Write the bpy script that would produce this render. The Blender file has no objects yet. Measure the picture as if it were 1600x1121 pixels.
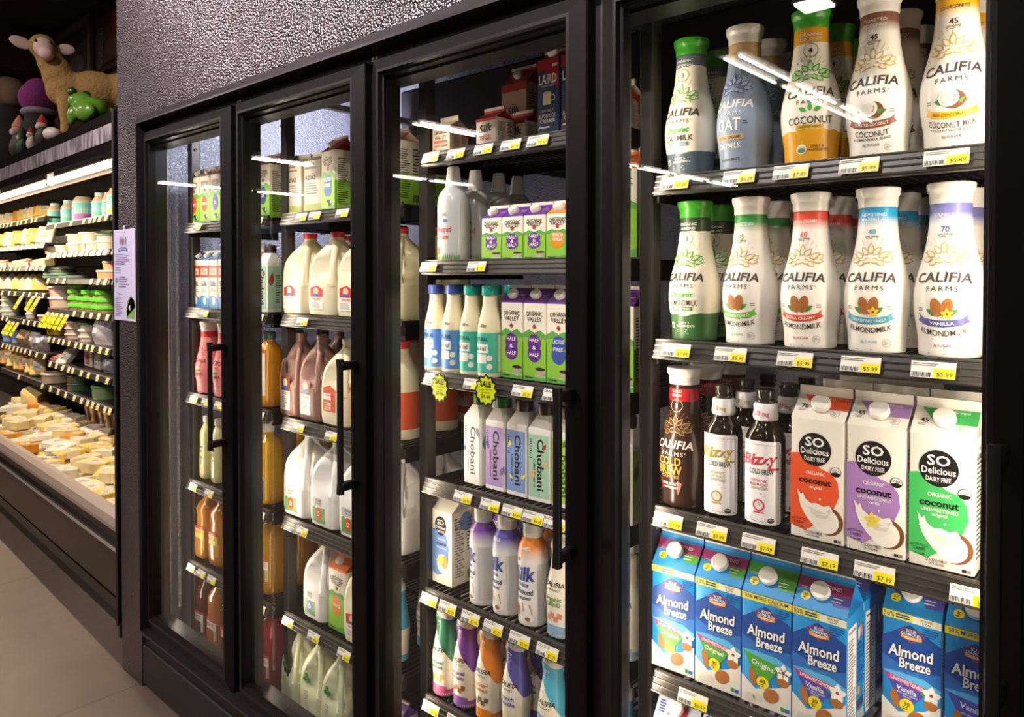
import bpy, bmesh, math, random
from math import pi, sin, cos, tan, radians as rad
from mathutils import Vector, Matrix
random.seed(7)
sc = bpy.context.scene
COL = sc.collection
# ------------------------------------------------------------------ camera, world, exposure
cd = bpy.data.cameras.new('camera'); cam = bpy.data.objects.new('camera', cd); COL.objects.link(cam)
cam.location = (0, 0, 1.6); cam.rotation_euler = (rad(89.0), 0, rad(42.06))
cd.sensor_width = 36; cd.lens = 36 * 1155 / 1600; cd.shift_y = -0.069; cd.clip_start = .02; cd.clip_end = 100
sc.camera = cam
sc.view_settings.view_transform = 'Standard'; sc.view_settings.look = 'None'
sc.view_settings.exposure = 0.0; sc.view_settings.gamma = 1; sc.view_settings.use_curve_mapping = False
W = bpy.data.worlds.new('store_air'); sc.world = W; W.use_nodes = True
W.node_tree.nodes['Background'].inputs[0].default_value = (.30, .24, .20, 1)
W.node_tree.nodes['Background'].inputs[1].default_value = .05
LED_POWER = 2.7; LED_COL = (1.0, .83, .65); ADDED_FILL = 11.0
TUBE_STRENGTH = 30.0; AISLE_POWER = 54.0; WASH_POWER = 15.0
CASE_POWER = 15.0; CASE_COL = (1.0, .80, .55)

def area(name, loc, sx, sy, power, col, target=None, rot=None, spread=180, parent=None):
    l = bpy.data.lights.new(name, 'AREA'); l.shape = 'RECTANGLE'; l.size = sx; l.size_y = sy
    l.energy = power; l.color = col; l.spread = rad(spread)
    o = bpy.data.objects.new(name, l); COL.objects.link(o); o.location = loc
    if target is not None:
        o.rotation_euler = (Vector(target) - Vector(loc)).to_track_quat('-Z', 'Y').to_euler()
    elif rot: o.rotation_euler = rot
    if parent: o.parent = parent
    return o

# ------------------------------------------------------------------ materials
def lin(h):
    h = h.lstrip('#'); c = [int(h[i:i+2], 16) / 255 for i in (0, 2, 4)]
    return tuple((x / 12.92 if x <= .04045 else ((x + .055) / 1.055) ** 2.4) for x in c) + (1,)
_mats = {}
def mat(hexc, rough=.45, metal=0., bump=None, spec=.5, emit=0, alpha=1, trans=0, vary=0, coat=0):
    key = (hexc, rough, metal, bump, spec, emit, alpha, trans, vary, coat)
    if key in _mats: return _mats[key]
    m = bpy.data.materials.new('paint_' + hexc.strip('#')); m.use_nodes = True
    nt = m.node_tree; b = nt.nodes['Principled BSDF']
    b.inputs['Base Color'].default_value = lin(hexc); b.inputs['Roughness'].default_value = rough
    b.inputs['Metallic'].default_value = metal; b.inputs['Specular IOR Level'].default_value = spec
    b.inputs['Alpha'].default_value = alpha; b.inputs['Coat Weight'].default_value = coat
    if trans:
        b.inputs['Transmission Weight'].default_value = trans
    if emit:
        b.inputs['Emission Color'].default_value = lin(hexc); b.inputs['Emission Strength'].default_value = emit
    if bump or vary:
        tc = nt.nodes.new('ShaderNodeTexCoord'); nz = nt.nodes.new('ShaderNodeTexNoise')
        nz.inputs['Scale'].default_value = bump[0] if bump else vary
        nz.inputs['Detail'].default_value = 3
        nt.links.new(tc.outputs['Object'], nz.inputs['Vector'])
        if bump:
            bp = nt.nodes.new('ShaderNodeBump'); bp.inputs['Strength'].default_value = bump[1]
            bp.inputs['Distance'].default_value = bump[2]
            nt.links.new(nz.outputs['Fac'], bp.inputs['Height']); nt.links.new(bp.outputs['Normal'], b.inputs['Normal'])
        if vary:
            mx = nt.nodes.new('ShaderNodeMix'); mx.data_type = 'RGBA'
            c = lin(hexc); mx.inputs[6].default_value = tuple(x * .72 for x in c[:3]) + (1,)
            mx.inputs[7].default_value = tuple(min(1, x * 1.2) for x in c[:3]) + (1,)
            nt.links.new(nz.outputs['Fac'], mx.inputs[0]); nt.links.new(mx.outputs[2], b.inputs['Base Color'])
    _mats[key] = m
    return m
def ramp(name, stops, hard=False, rough=.38, wave=0., scale=45., zmax=.3):
    """print that changes with height on its bottle: stops are (height in metres, colour)"""
    m = bpy.data.materials.new(name); m.use_nodes = True; nt = m.node_tree; b = nt.nodes['Principled BSDF']
    b.inputs['Roughness'].default_value = rough
    tc = nt.nodes.new('ShaderNodeTexCoord'); sp = nt.nodes.new('ShaderNodeSeparateXYZ')
    nt.links.new(tc.outputs['Object'], sp.inputs[0]); src = sp.outputs['Z']
    if wave:
        nz = nt.nodes.new('ShaderNodeTexNoise'); nz.inputs['Scale'].default_value = scale; nz.inputs['Detail'].default_value = 1
        nt.links.new(tc.outputs['Object'], nz.inputs['Vector'])
        ma = nt.nodes.new('ShaderNodeMath'); ma.operation = 'MULTIPLY_ADD'; ma.inputs[1].default_value = wave
        nt.links.new(nz.outputs['Fac'], ma.inputs[0]); nt.links.new(src, ma.inputs[2]); src = ma.outputs[0]
    mr = nt.nodes.new('ShaderNodeMapRange'); mr.inputs['From Max'].default_value = zmax
    nt.links.new(src, mr.inputs['Value'])
    cr = nt.nodes.new('ShaderNodeValToRGB'); el = cr.color_ramp.elements
    if hard: cr.color_ramp.interpolation = 'CONSTANT'
    while len(el) > 1: el.remove(el[-1])
    el[0].position = min(1, max(0, stops[0][0] / zmax)); el[0].color = lin(stops[0][1])
    for z, c in stops[1:]:
        e = el.new(min(1, z / zmax)); e.color = lin(c)
    nt.links.new(mr.outputs[0], cr.inputs[0]); nt.links.new(cr.outputs[0], b.inputs['Base Color'])
    return m
def glass_mat():
    m = bpy.data.materials.new('door_glass'); m.use_nodes = True; nt = m.node_tree; nt.nodes.clear()
    out = nt.nodes.new('ShaderNodeOutputMaterial'); mx = nt.nodes.new('ShaderNodeMixShader')
    tr = nt.nodes.new('ShaderNodeBsdfTransparent'); tr.inputs[0].default_value = (.97, .98, .97, 1)
    gl = nt.nodes.new('ShaderNodeBsdfGlossy'); gl.inputs['Roughness'].default_value = .004
    ge = nt.nodes.new('ShaderNodeNewGeometry'); dt = nt.nodes.new('ShaderNodeVectorMath'); dt.operation = 'DOT_PRODUCT'
    nt.links.new(ge.outputs['Incoming'], dt.inputs[0]); nt.links.new(ge.outputs['Normal'], dt.inputs[1])
    def M(op, a, b=None):
        n = nt.nodes.new('ShaderNodeMath'); n.operation = op
        for i, x in enumerate((a, b)):
            if x is None: continue
            if isinstance(x, (int, float)): n.inputs[i].default_value = x
            else: nt.links.new(x, n.inputs[i])
        return n.outputs[0]
    c = M('ABSOLUTE', dt.outputs['Value']); k = M('POWER', M('SUBTRACT', 1, c), 5)
    r = M('ADD', M('MULTIPLY', k, .90), .04)
    nt.links.new(r, mx.inputs[0]); nt.links.new(tr.outputs[0], mx.inputs[1]); nt.links.new(gl.outputs[0], mx.inputs[2])
    nt.links.new(mx.outputs[0], out.inputs[0])
    return m
def stucco(name, hexc, metal, rough, scale, strength, dist=.002):
    """pebbled embossed sheet: small rounded bumps that each catch their own glint"""
    m = bpy.data.materials.new(name); m.use_nodes = True; nt = m.node_tree; b = nt.nodes['Principled BSDF']
    b.inputs['Base Color'].default_value = lin(hexc); b.inputs['Metallic'].default_value = metal; b.inputs['Roughness'].default_value = rough
    tc = nt.nodes.new('ShaderNodeTexCoord'); vo = nt.nodes.new('ShaderNodeTexVoronoi'); vo.inputs['Scale'].default_value = scale
    nt.links.new(tc.outputs['Object'], vo.inputs['Vector'])
    bp = nt.nodes.new('ShaderNodeBump'); bp.inputs['Strength'].default_value = strength; bp.inputs['Distance'].default_value = dist; bp.invert = True
    nt.links.new(vo.outputs['Distance'], bp.inputs['Height']); nt.links.new(bp.outputs['Normal'], b.inputs['Normal'])
    return m
WHITE = '#f4efe6'; CREAM = '#efe6d2'; BLACK = '#141213'
K = mat('#1a1517'); PAPER = mat('#f2ede2', .4); WHT = mat('#f7f4ee', .4)
M_FRAME = mat('#1f1b1d', .34, .5, (90, .05, .001)); M_BLACK = mat('#0b0a0b', .45); M_GASKET = mat('#050505', .7)
M_RAIL = mat('#37332f', .35, .2); M_RAILTOP = mat('#5c5852', .3, .5); M_WIRE = mat('#2a2725', .3, .6)
M_POST = mat('#4a4644', .4, .6); M_CAPW = mat('#ebe7df', .35); M_YEL = mat('#fbe800', .4); M_TAG = mat('#f3efe9', .4)
M_GLASS = glass_mat()
M_STUCCO = stucco('embossed_dark_panel', '#857b82', 1.0, .30, 150, 1.0, .0038)
M_LINER = stucco('embossed_aluminium_liner', '#d6d6e6', .4, .33, 150, 1.0, .0038)

# ------------------------------------------------------------------ mesh builder
class MB:
    def __init__(s): s.v = []; s.f = []; s.mi = []; s.sm = []; s.mats = []
    def mx(s, m):
        if m not in s.mats: s.mats.append(m)
        return s.mats.index(m)
    def add(s, V, F, m, smooth=False):
        o = len(s.v); s.v.extend(V); i = s.mx(m)
        for f in F:
            s.f.append([a + o for a in f]); s.mi.append(i); s.sm.append(smooth)
    def box(s, x0, x1, y0, y1, z0, z1, m, c=0., T=None):
        V = []; F = []
        if c <= 0:
            V = [(x, y, z) for x in (x0, x1) for y in (y0, y1) for z in (z0, z1)]
            F = [(0, 1, 3, 2), (4, 6, 7, 5), (0, 4, 5, 1), (2, 3, 7, 6), (0, 2, 6, 4), (1, 5, 7, 3)]
        else:
            X, Y, Z = (x0, x1), (y0, y1), (z0, z1); S = (1, -1)
            idx = {}
            for i in (0, 1):
                for j in (0, 1):
                    for k in (0, 1):
                        for a in range(3):
                            p = [X[i] + S[i] * c, Y[j] + S[j] * c, Z[k] + S[k] * c]
                            p[a] = (X[i], Y[j], Z[k])[a]
                            idx[i, j, k, a] = len(V); V.append(tuple(p))
            g = lambda i, j, k, a: idx[i, j, k, a]
            for i in (0, 1):
                F.append([g(i, 0, 0, 0), g(i, 1, 0, 0), g(i, 1, 1, 0), g(i, 0, 1, 0)][::1 if i else -1])
                F.append([g(0, i, 0, 1), g(1, i, 0, 1), g(1, i, 1, 1), g(0, i, 1, 1)][::-1 if i else 1])
                F.append([g(0, 0, i, 2), g(1, 0, i, 2), g(1, 1, i, 2), g(0, 1, i, 2)][::1 if i else -1])
            for i in (0, 1):
                for j in (0, 1):
                    w = 1 if (i == j) else -1
                    F.append([g(i, j, 0, 0), g(i, j, 0, 1), g(i, j, 1, 1), g(i, j, 1, 0)][::w])
                    F.append([g(i, 0, j, 2), g(i, 0, j, 0), g(i, 1, j, 0), g(i, 1, j, 2)][::w])
                    F.append([g(0, i, j, 1), g(0, i, j, 2), g(1, i, j, 2), g(1, i, j, 1)][::w])
            for i in (0, 1):
                for j in (0, 1):
                    for k in (0, 1):
                        F.append([g(i, j, k, 0), g(i, j, k, 1), g(i, j, k, 2)][::1 if (i + j + k) % 2 else -1])
        if T is not None: V = [tuple(T @ Vector(p)) for p in V]
        s.add(V, F, m)
    def loft(s, rings, m, smooth=True, cap0=True, cap1=True, T=None):
        n = len(rings[0]); V = [p for r in rings for p in r]; F = []
        for i in range(len(rings) - 1):
            for j in range(n):
                a = i * n + j; b = i * n + (j + 1) % n
                F.append((a, b, b + n, a + n))
        if T is not None: V = [tuple(T @ Vector(p)) for p in V]
        s.add(V, F, m, smooth)
        o = len(s.v) - len(V)
        if cap0: s.f.append([o + j for j in range(n)][::-1]); s.mi.append(s.mx(m)); s.sm.append(False)
        if cap1: s.f.append([o + (len(rings) - 1) * n + j for j in range(n)]); s.mi.append(s.mx(m)); s.sm.append(False)
    def lathe(s, prof, m, seg=36, rf=None, T=None, cap0=True, cap1=True):
        rings = []
        for r, z in prof:
            rings.append([((rf(2 * pi * j / seg, z, r) if rf else r) * cos(2 * pi * j / seg), (rf(2 * pi * j / seg, z, r) if rf else r) * sin(2 * pi * j / seg), z) for j in range(seg)])
        s.loft(rings, m, True, cap0, cap1, T)
    def tube(s, path, r, m, seg=8, rr=None):
        P = [Vector(p) for p in path]; rings = []; up = None
        for i, p in enumerate(P):
            d = (P[min(i + 1, len(P) - 1)] - P[max(i - 1, 0)]).normalized()
            if up is None: up = Vector((0, 0, 1)) if abs(d.z) < .9 else Vector((1, 0, 0))
            u = (up - d * up.dot(d)).normalized(); w = d.cross(u); up = u
            q = rr[i] if rr else r
            rings.append([tuple(p + (u * cos(2 * pi * j / seg) + w * sin(2 * pi * j / seg)) * q) for j in range(seg)])
        s.loft(rings, m)
    def build(s, name, parent=None, loc=None, sharp=38):
        me = bpy.data.meshes.new(name); me.from_pydata(s.v, [], s.f)
        for m in s.mats: me.materials.append(m)
        me.polygons.foreach_set('material_index', s.mi); me.polygons.foreach_set('use_smooth', s.sm)
        me.update()
        if any(s.sm): me.set_sharp_from_angle(angle=rad(sharp))
        o = bpy.data.objects.new(name, me); COL.objects.link(o)
        if parent is not None: o.parent = parent
        if loc is not None: o.location = loc
        return o
def rrect(w, d, r, z, n=4, cx=0, cy=0):
    P = []
    for qx, qy, a0 in ((1, 1, 0), (-1, 1, 90), (-1, -1, 180), (1, -1, 270)):
        for i in range(n + 1):
            a = rad(a0 + 90 * i / n)
            P.append((cx + qx * (w / 2 - r) + r * cos(a), cy + qy * (d / 2 - r) + r * sin(a), z))
    return P
def tag(o, label, cat, group=None, kind=None):
    if label: o['label'] = label
    if cat: o['category'] = cat
    if group: o['group'] = group
    if kind: o['kind'] = kind
    return o
def thing(name, label, cat, group=None, loc=(0, 0, 0), rz=0):
    o = bpy.data.objects.new(name, None); COL.objects.link(o); o.empty_display_size = .05
    o.location = loc; o.rotation_euler = (0, 0, rz)
    return tag(o, label, cat, group)
def struct(mb, name, loc=None):
    o = mb.build(name, None, loc); o['kind'] = 'structure'; return o
_kids = {}
def kids(o):
    return [c for c in COL.objects if c.parent == o]
_used = set()
def put(proto, x, y, z, label, group=None, rz=0, tilt=0, sx=1.0, roll=0):
    """first use places the thing itself, later uses place a copy with copies of its parts"""
    if proto.name not in _kids:
        _kids[proto.name] = [(c, [g for g in COL.objects if g.parent == c]) for c in kids(proto)]
    if proto.name not in _used:
        _used.add(proto.name); r = proto
    else:
        r = proto.copy(); COL.objects.link(r)
        for c, gs in _kids[proto.name]:
            cc = c.copy(); COL.objects.link(cc); cc.parent = r
            for g in gs:
                gg = g.copy(); COL.objects.link(gg); gg.parent = cc
    r.location = (x, y, z); r.rotation_euler = (tilt, roll, rz); r.scale = (sx, sx, sx)
    r['label'] = label
    if group: r['group'] = group
    return r

# ------------------------------------------------------------------ lettering and flat print
_gl = {}
_fc = bpy.data.curves.new('lettering', 'FONT'); _fo = bpy.data.objects.new('lettering', _fc); COL.objects.link(_fo)
_fc.align_x = 'LEFT'; _fc.resolution_u = 2
_caph = None
def glyphs(s, bold=0., shear=0., sp=1.):
    global _caph
    k = (s, bold, shear, sp)
    if k not in _gl:
        _fc.body = s; _fc.offset = bold; _fc.shear = shear; _fc.space_character = sp
        bpy.context.view_layer.update()
        dg = bpy.context.evaluated_depsgraph_get()
        me = bpy.data.meshes.new_from_object(_fo.evaluated_get(dg))
        V = [(v.co.x, v.co.y) for v in me.vertices]; F = [tuple(p.vertices) for p in me.polygons]
        bpy.data.meshes.remove(me)
        _gl[k] = (V, F)
    return _gl[k]
_v, _f = glyphs('H'); CAPH = max(y for x, y in _v)
class Art:
    def __init__(s): s.it = []
    def raw(s, V, F, m, l): s.it.append((V, F, m, l))
    def text(s, t, u, v, h, m, l=3, bold=.012, fit=None, arch=0., rot=0., al='C', shear=0., sp=1.):
        V, F = glyphs(t, bold, shear, sp); k = h / CAPH
        x0 = min(p[0] for p in V); x1 = max(p[0] for p in V); w = (x1 - x0) * k
        fx = fit / w if fit else 1.; w *= fx
        off = {'C': -w / 2, 'L': 0, 'R': -w}[al]; ca, sa = cos(rot), sin(rot); R = []
        for x, y in V:
            a = (x - x0) * k * fx + off; b = y * k - h / 2 + arch * ((x - x0) * k * fx + off) ** 2
            R.append((u + a * ca - b * sa, v + a * sa + b * ca))
        s.raw(R, F, m, l)
    def poly(s, P, m, l=1): s.raw(list(P), [tuple(range(len(P)))], m, l)
    def rect(s, u0, u1, v0, v1, m, l=1, nu=1, arch=0., cu=0.):
        V = []; F = []
        for i in range(nu + 1):
            u = u0 + (u1 - u0) * i / nu; d = arch * (u - cu) ** 2
            V += [(u, v0 + d), (u, v1 + d)]
        for i in range(nu): a = 2 * i; F.append((a, a + 2, a + 3, a + 1))
        s.raw(V, F, m, l)
    def ell(s, cu, cv, ru, rv, m, l=2, n=20, rot=0., a0=0., a1=2 * pi):
        full = abs(a1 - a0 - 2 * pi) < 1e-6; V = [(0, 0)]; F = []
        for i in range(n + (0 if full else 1)):
            a = a0 + (a1 - a0) * i / n; V.append((ru * cos(a), rv * sin(a)))
        for i in range(n): F.append((0, 1 + i, 1 + (i + 1) % n if full else 2 + i))
        ca, sa = cos(rot), sin(rot)
        s.raw([(cu + x * ca - y * sa, cv + x * sa + y * ca) for x, y in V], F, m, l)
    def ring(s, cu, cv, r0, r1, m, l=2, n=20):
        V = []; F = []
        for i in range(n):
            a = 2 * pi * i / n; V += [(cu + r0 * cos(a), cv + r0 * sin(a)), (cu + r1 * cos(a), cv + r1 * sin(a))]
        for i in range(n): a = 2 * i; b = 2 * ((i + 1) % n); F.append((a, a + 1, b + 1, b))
        s.raw(V, F, m, l)
    def leaf(s, u, v, ln, wd, ang, m, l=2, m2=None):
        ca, sa = cos(ang), sin(ang)
        L = [(0, 0), (.3, .5), (.62, .42), (1, 0), (.62, -.42), (.3, -.5)]
        s.poly([(u + x * ln * ca - y * wd * sa, v + x * ln * sa + y * wd * ca) for x, y in L], m, l)
        if m2: s.poly([(u + (x * .8 + .08) * ln * ca - y * wd * .62 * sa, v + (x * .8 + .08) * ln * sa + y * wd * .62 * ca) for x, y in L], m2, l + 1)
    def lines(s, u0, u1, v0, v1, n, m, l=2, seed=1, fill=.5):
        r = random.Random(seed); st = (v1 - v0) / n
        for i in range(n):
            a = u0; v = v1 - (i + 1) * st
            b = u0 + (u1 - u0) * r.uniform(.55, 1)
            s.rect(a, b, v + st * (1 - fill) / 2, v + st * (1 + fill) / 2, m, l)
    def bars(s, u0, u1, v0, v1, m, l=2, seed=3, n=14):
        r = random.Random(seed); st = (u1 - u0) / n
        for i in range(n):
            s.rect(u0 + i * st, u0 + i * st + st * r.uniform(.25, .75), v0, v1, m, l)
    def put(s, mb, surf):
        for V, F, m, l in s.it:
            h = .0003 + .0002 * l
            W_ = [surf(u, v, h) for u, v in V]
            # make the print face outward
            if F:
                a, b, c = [Vector(W_[i]) for i in F[0][:3]]
                u0, v0 = V[F[0][0]]; nrm = Vector(surf(u0, v0, .01)) - Vector(surf(u0, v0, 0))
                if (b - a).cross(c - a).dot(nrm) < 0: F = [tuple(reversed(f)) for f in F]
            mb.add(W_, F, m)
def interp(prof, z):
    for (r0, z0), (r1, z1) in zip(prof, prof[1:]):
        if z0 <= z <= z1 and z1 > z0: return r0 + (r1 - r0) * (z - z0) / (z1 - z0)
    return prof[0][0] if z < prof[0][1] else prof[-1][0]
def curve_prof(pts, n=5):
    """smooth a list of (radius, height) with Catmull-Rom"""
    P = [Vector((r, z)) for r, z in pts]; out = []
    for i in range(len(P) - 1):
        a = P[max(i - 1, 0)]; b = P[i]; c = P[i + 1]; d = P[min(i + 2, len(P) - 1)]
        for k in range(n):
            t = k / n
            q = .5 * (2 * b + (c - a) * t + (2 * a - 5 * b + 4 * c - d) * t * t + (3 * b - a - 3 * c + d) * t ** 3)
            out.append((max(q.x, .0005), q.y))
    out.append(tuple(P[-1])); return out
def lathe_surf(prof):
    def f(u, v, h):
        r = interp(prof, v); a = u / max(r, .008); R = r + h
        return (R * sin(a), -R * cos(a), v)
    return f
def front(d): return lambda u, v, h: (u, -d / 2 - h, v)
def right(w): return lambda u, v, h: (w / 2 + h, u, v)
def left(w): return lambda u, v, h: (-w / 2 - h, -u, v)
def slope(d, z0, z1):
    y0 = -d / 2; y1 = -.004; L = math.hypot(y1 - y0, z1 - z0); cy, cz = (y1 - y0) / L, (z1 - z0) / L
    return lambda u, v, h: (u, y0 + cy * v - cz * h, z0 + cz * v + cy * h)

def rr_surf(w, d, r):
    """follow a rounded-rectangle wall; u is measured along it from the middle of the front"""
    def f(u, v, h):
        s = -1 if u < 0 else 1; t = abs(u); a = w / 2 - r
        if t <= a: return (s * t, -d / 2 - h, v)
        t -= a; q = r * pi / 2
        if t <= q:
            k = t / r; return (s * (a + (r + h) * sin(k)), -d / 2 + r - (r + h) * cos(k), v)
        return (s * (w / 2 + h), -d / 2 + r + (t - q), v)
    return f
ORD = ['', 'first', 'second', 'third', 'fourth', 'fifth', 'sixth', 'seventh', 'eighth', 'ninth', 'tenth', 'eleventh', 'twelfth', 'thirteenth', 'fourteenth', 'fifteenth', 'sixteenth', 'seventeenth', 'eighteenth', 'nineteenth', 'twentieth']
# ------------------------------------------------------------------ store shell
def concrete():
    m = bpy.data.materials.new('polished_concrete'); m.use_nodes = True; nt = m.node_tree; b = nt.nodes['Principled BSDF']
    tc = nt.nodes.new('ShaderNodeTexCoord'); n1 = nt.nodes.new('ShaderNodeTexNoise'); n1.inputs['Scale'].default_value = 1.3; n1.inputs['Detail'].default_value = 8
    n1.inputs['Roughness'].default_value = .65
    cr = nt.nodes.new('ShaderNodeValToRGB'); cr.color_ramp.elements[0].position = .3; cr.color_ramp.elements[1].position = .75
    cr.color_ramp.elements[0].color = lin('#64554d'); cr.color_ramp.elements[1].color = lin('#7f6f65')
    br = nt.nodes.new('ShaderNodeTexBrick'); br.offset = 0; br.inputs['Scale'].default_value = 1; br.inputs['Brick Width'].default_value = 1.5
    br.inputs['Row Height'].default_value = 1.5; br.inputs['Mortar Size'].default_value = .004
    br.inputs['Color1'].default_value = br.inputs['Color2'].default_value = (1, 1, 1, 1); br.inputs['Mortar'].default_value = (.6, .57, .54, 1)
    mx = nt.nodes.new('ShaderNodeMix'); mx.data_type = 'RGBA'; mx.blend_type = 'MULTIPLY'; mx.inputs[0].default_value = 1
    nt.links.new(tc.outputs['Object'], n1.inputs[0]); nt.links.new(n1.outputs['Fac'], cr.inputs[0]); nt.links.new(tc.outputs['Object'], br.inputs[0])
    nt.links.new(cr.outputs[0], mx.inputs[6]); nt.links.new(br.outputs['Color'], mx.inputs[7]); nt.links.new(mx.outputs[2], b.inputs['Base Color'])
    b.inputs['Roughness'].default_value = .42
    return m
mb = MB(); mb.box(-22, 6, -15, 2.6, -.1, 0, concrete()); struct(mb, 'floor')
mb = MB(); mb.box(-22, 6, -15, 2.6, 4.0, 4.1, mat('#4a3f38', .8)); struct(mb, 'ceiling')
M_WOOD = mat('#5a3a22', .6, 0, None, .3, 0, 1, 0, 6)
M_PLASTER = mat('#7d6650', .8)
mb = MB(); mb.box(-22, -3.175, 2.45, 2.6, 0, 4.0, M_WOOD)
for k in range(22): mb.box(-22 + .88 * k, -22 + .88 * k + .012, 2.44, 2.45, 0, 4.0, mat('#2a1a10', .7))
struct(mb, 'wall_back')
mb = MB(); mb.box(-22.1, -22, -15, 2.6, 0, 4.0, M_PLASTER); struct(mb, 'wall_left')
mb = MB(); mb.box(6, 6.1, -15, 2.6, 0, 4.0, M_PLASTER); struct(mb, 'wall_right')
mb = MB(); mb.box(-22, 6, -15.1, -15, 0, 4.0, M_PLASTER); struct(mb, 'wall_front')

# ceiling strip lights (their mirror images are the bright dashes in the glass)
M_TUBE = mat('#fff6ea', .5, 0, None, .5, TUBE_STRENGTH); M_HOUS = mat('#e9e6e0', .5)
strip = thing('strip_light', '', 'light')
mb = MB(); mb.box(-.16, .16, -.62, .62, .03, .10, M_HOUS, .01); mb.build('housing', strip)
for s in (-1, 1):
    mb = MB(); mb.tube([(s * .075, -.58, 0), (s * .075, .58, 0)], .016, M_TUBE, 8); mb.build('tube', strip)
ROWS = ((-3.1, 'above the aisle beside the nearest doors'), (-7.55, 'in the next row along the aisle'), (-11.9, 'in the third row along the aisle'), (-16.6, 'in the farthest row of the store'), (1.4, 'in the row behind the camera'))
for X, ph in ROWS:
    for k in {-3.1: (0, 1, 2), -7.55: (0, 3, 4, 5, 6), -11.9: (0, 2, 3), -16.6: (0, 1, 2), 1.4: (0, 1, 2)}[X]:
        put(strip, X, -4.72 - 1.38 * k, 3.62, f'twin tube ceiling strip light, {ORD[k+1]} from the coolers {ph}', 'ceiling strip lights')
sq = thing('square_ceiling_lamp', 'small square bright lamp hanging above the aisle opposite the nearest door', 'light', None, (-2.04, -3.28, 3.6))
mb = MB(); mb.box(-.13, .13, -.13, .13, .02, .12, M_HOUS, .01); mb.build('housing', sq)
mb = MB(); mb.box(-.11, .11, -.11, .11, 0, .02, M_TUBE); mb.build('diffuser', sq)
for i, (X, Yy) in enumerate(((-3.1, -1.6), (-5.6, -1.2), (.6, -1.6), (-8.5, -1.4))):
    dl = thing('aisle_downlight', f'round white ceiling downlight, {("directly opposite the four doors", "opposite the cheese case", "behind the camera", "at the far end of the cheese case")[i]}', 'light', 'aisle downlights', (X, Yy, 3.9))
    mb = MB(); mb.lathe([(.14, .1), (.14, 0), (.11, 0), (.09, .04)], M_HOUS, 24); mb.build('can', dl)
    area('downlight_beam', (0, 0, -.01), .2, .2, AISLE_POWER, (1, .86, .77), rot=(0, 0, 0), parent=dl)

for i, X in enumerate((-3.0, -2.1, -1.2)):   # spotlights added out of view only to brighten the embossed header
    tk = thing('added_header_spot', 'added out-of-view black spotlight brightening the embossed header, ' + ('farthest of three', 'middle of three', 'nearest of three')[i], 'light', 'added header spotlights', (X, -.55, 3.7))
    T = (Vector((X, 1.15, 2.6)) - Vector((X, -.55, 3.7))).to_track_quat('-Z', 'Y').to_matrix().to_4x4()
    mb = MB(); mb.lathe([(.03, .20), (.07, .18), (.075, 0), (.066, .002), (.06, .02)], M_BLACK, 20, None, T); mb.build('added_spot_can', tk)
    mb = MB(); mb.tube([(0, 0, .1), (0, 0, .30)], .012, M_BLACK); mb.build('stem', tk)
    o = area('added_spot_beam', (0, 0, 0), .10, .10, WASH_POWER, (1, .90, .90), parent=tk, spread=80); o.rotation_euler = T.to_euler()
# ------------------------------------------------------------------ the glass door refrigerator
CX, CY = -1.4, 1.5
REF = thing('glass_door_refrigerator', 'long black reach-in refrigerator with four glass doors under a sparkling embossed header', 'refrigerator', None, (CX, CY, 0))
def part(mb, name, parent=REF): 
    o = mb.build(name, parent); o.location = (-CX, -CY, 0) if parent is REF else (0, 0, 0); return o
CEN = [-2.6, -1.894, -1.188, -.482, .224]; MUL = [-2.953, -2.247, -1.541, -.835, -.129, .577]
mb = MB(); mb.box(-2.970, 3.2, 1.15, 1.19, 2.195, 3.99, M_STUCCO); part(mb, 'header_panel')
mb = MB(); mb.box(-3.17, -2.973, 1.15, 1.19, 0, 3.99, M_STUCCO); mb.box(-3.17, -3.13, 1.19, 2.4, 0, 3.99, M_BLACK); part(mb, 'end_panel')
mb = MB(); mb.box(-2.972, 3.2, 1.152, 1.22, .012, .165, mat('#151112', .38), .004); mb.box(-2.972, 3.2, 1.160, 1.2, .165, .205, M_BLACK); mb.box(-2.972, 3.2, 1.175, 1.25, .2, .26, M_BLACK); part(mb, 'base_panel')
def loop(mb, x0, x1, z0, z1, prof, m, kb=1.):
    rings = []
    for i, y in prof: rings.append([(x0 + i, y, z0 + i * kb), (x1 - i, y, z0 + i * kb), (x1 - i, y, z1 - i), (x0 + i, y, z1 - i)])
    mb.loft(rings, m, False, False, False)
M_TRIM = mat('#4a4448', .28, .7, (90, .04, .001))
mb = MB(); loop(mb, -2.968, 3.1, .205, 2.205, [(0, 1.15), (0, 1.147), (.028, 1.129), (.034, 1.129), (.036, 1.19)], M_TRIM); part(mb, 'trim_frame')
mb = MB(); mb.box(-2.95, 3.1, 1.185, 1.25, 2.09, 2.19, M_BLACK)
for x in MUL[1:5]: mb.box(x - .012, x - .004, 1.181, 1.186, 2.150, 2.160, M_HOUS); mb.box(x + .004, x + .012, 1.181, 1.186, 2.150, 2.160, M_HOUS)
part(mb, 'top_rail')
M_LED = mat('#ffe9cf', .5, 0, None, .5, 2.0)
for x in MUL:
    mb = MB(); mb.box(x - .034, x + .034, 1.183, 1.24, .21, 2.16, M_BLACK, .004)
    mu = part(mb, 'mullion')
    mb = MB(); mb.box(x - .014, x + .014, 1.24, 1.249, .34, 2.06, M_HOUS); o = mb.build('lamp_strip', mu)
    for s in (-1, 1):
        if x == MUL[0] and s < 0: continue
        if x == MUL[5]: continue
        a = area('led_strip', (x + s * .034, 1.262, 1.16), .02, 1.75, LED_POWER * {0: .85, 1: .85, 2: 1.05, 3: 1.35, 4: 1.5}[MUL.index(x)] * (1.0 if s > 0 or x == MUL[4] else .3), LED_COL, (x + s * .34, 1.46, 1.16), parent=mu, spread=150)
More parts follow.
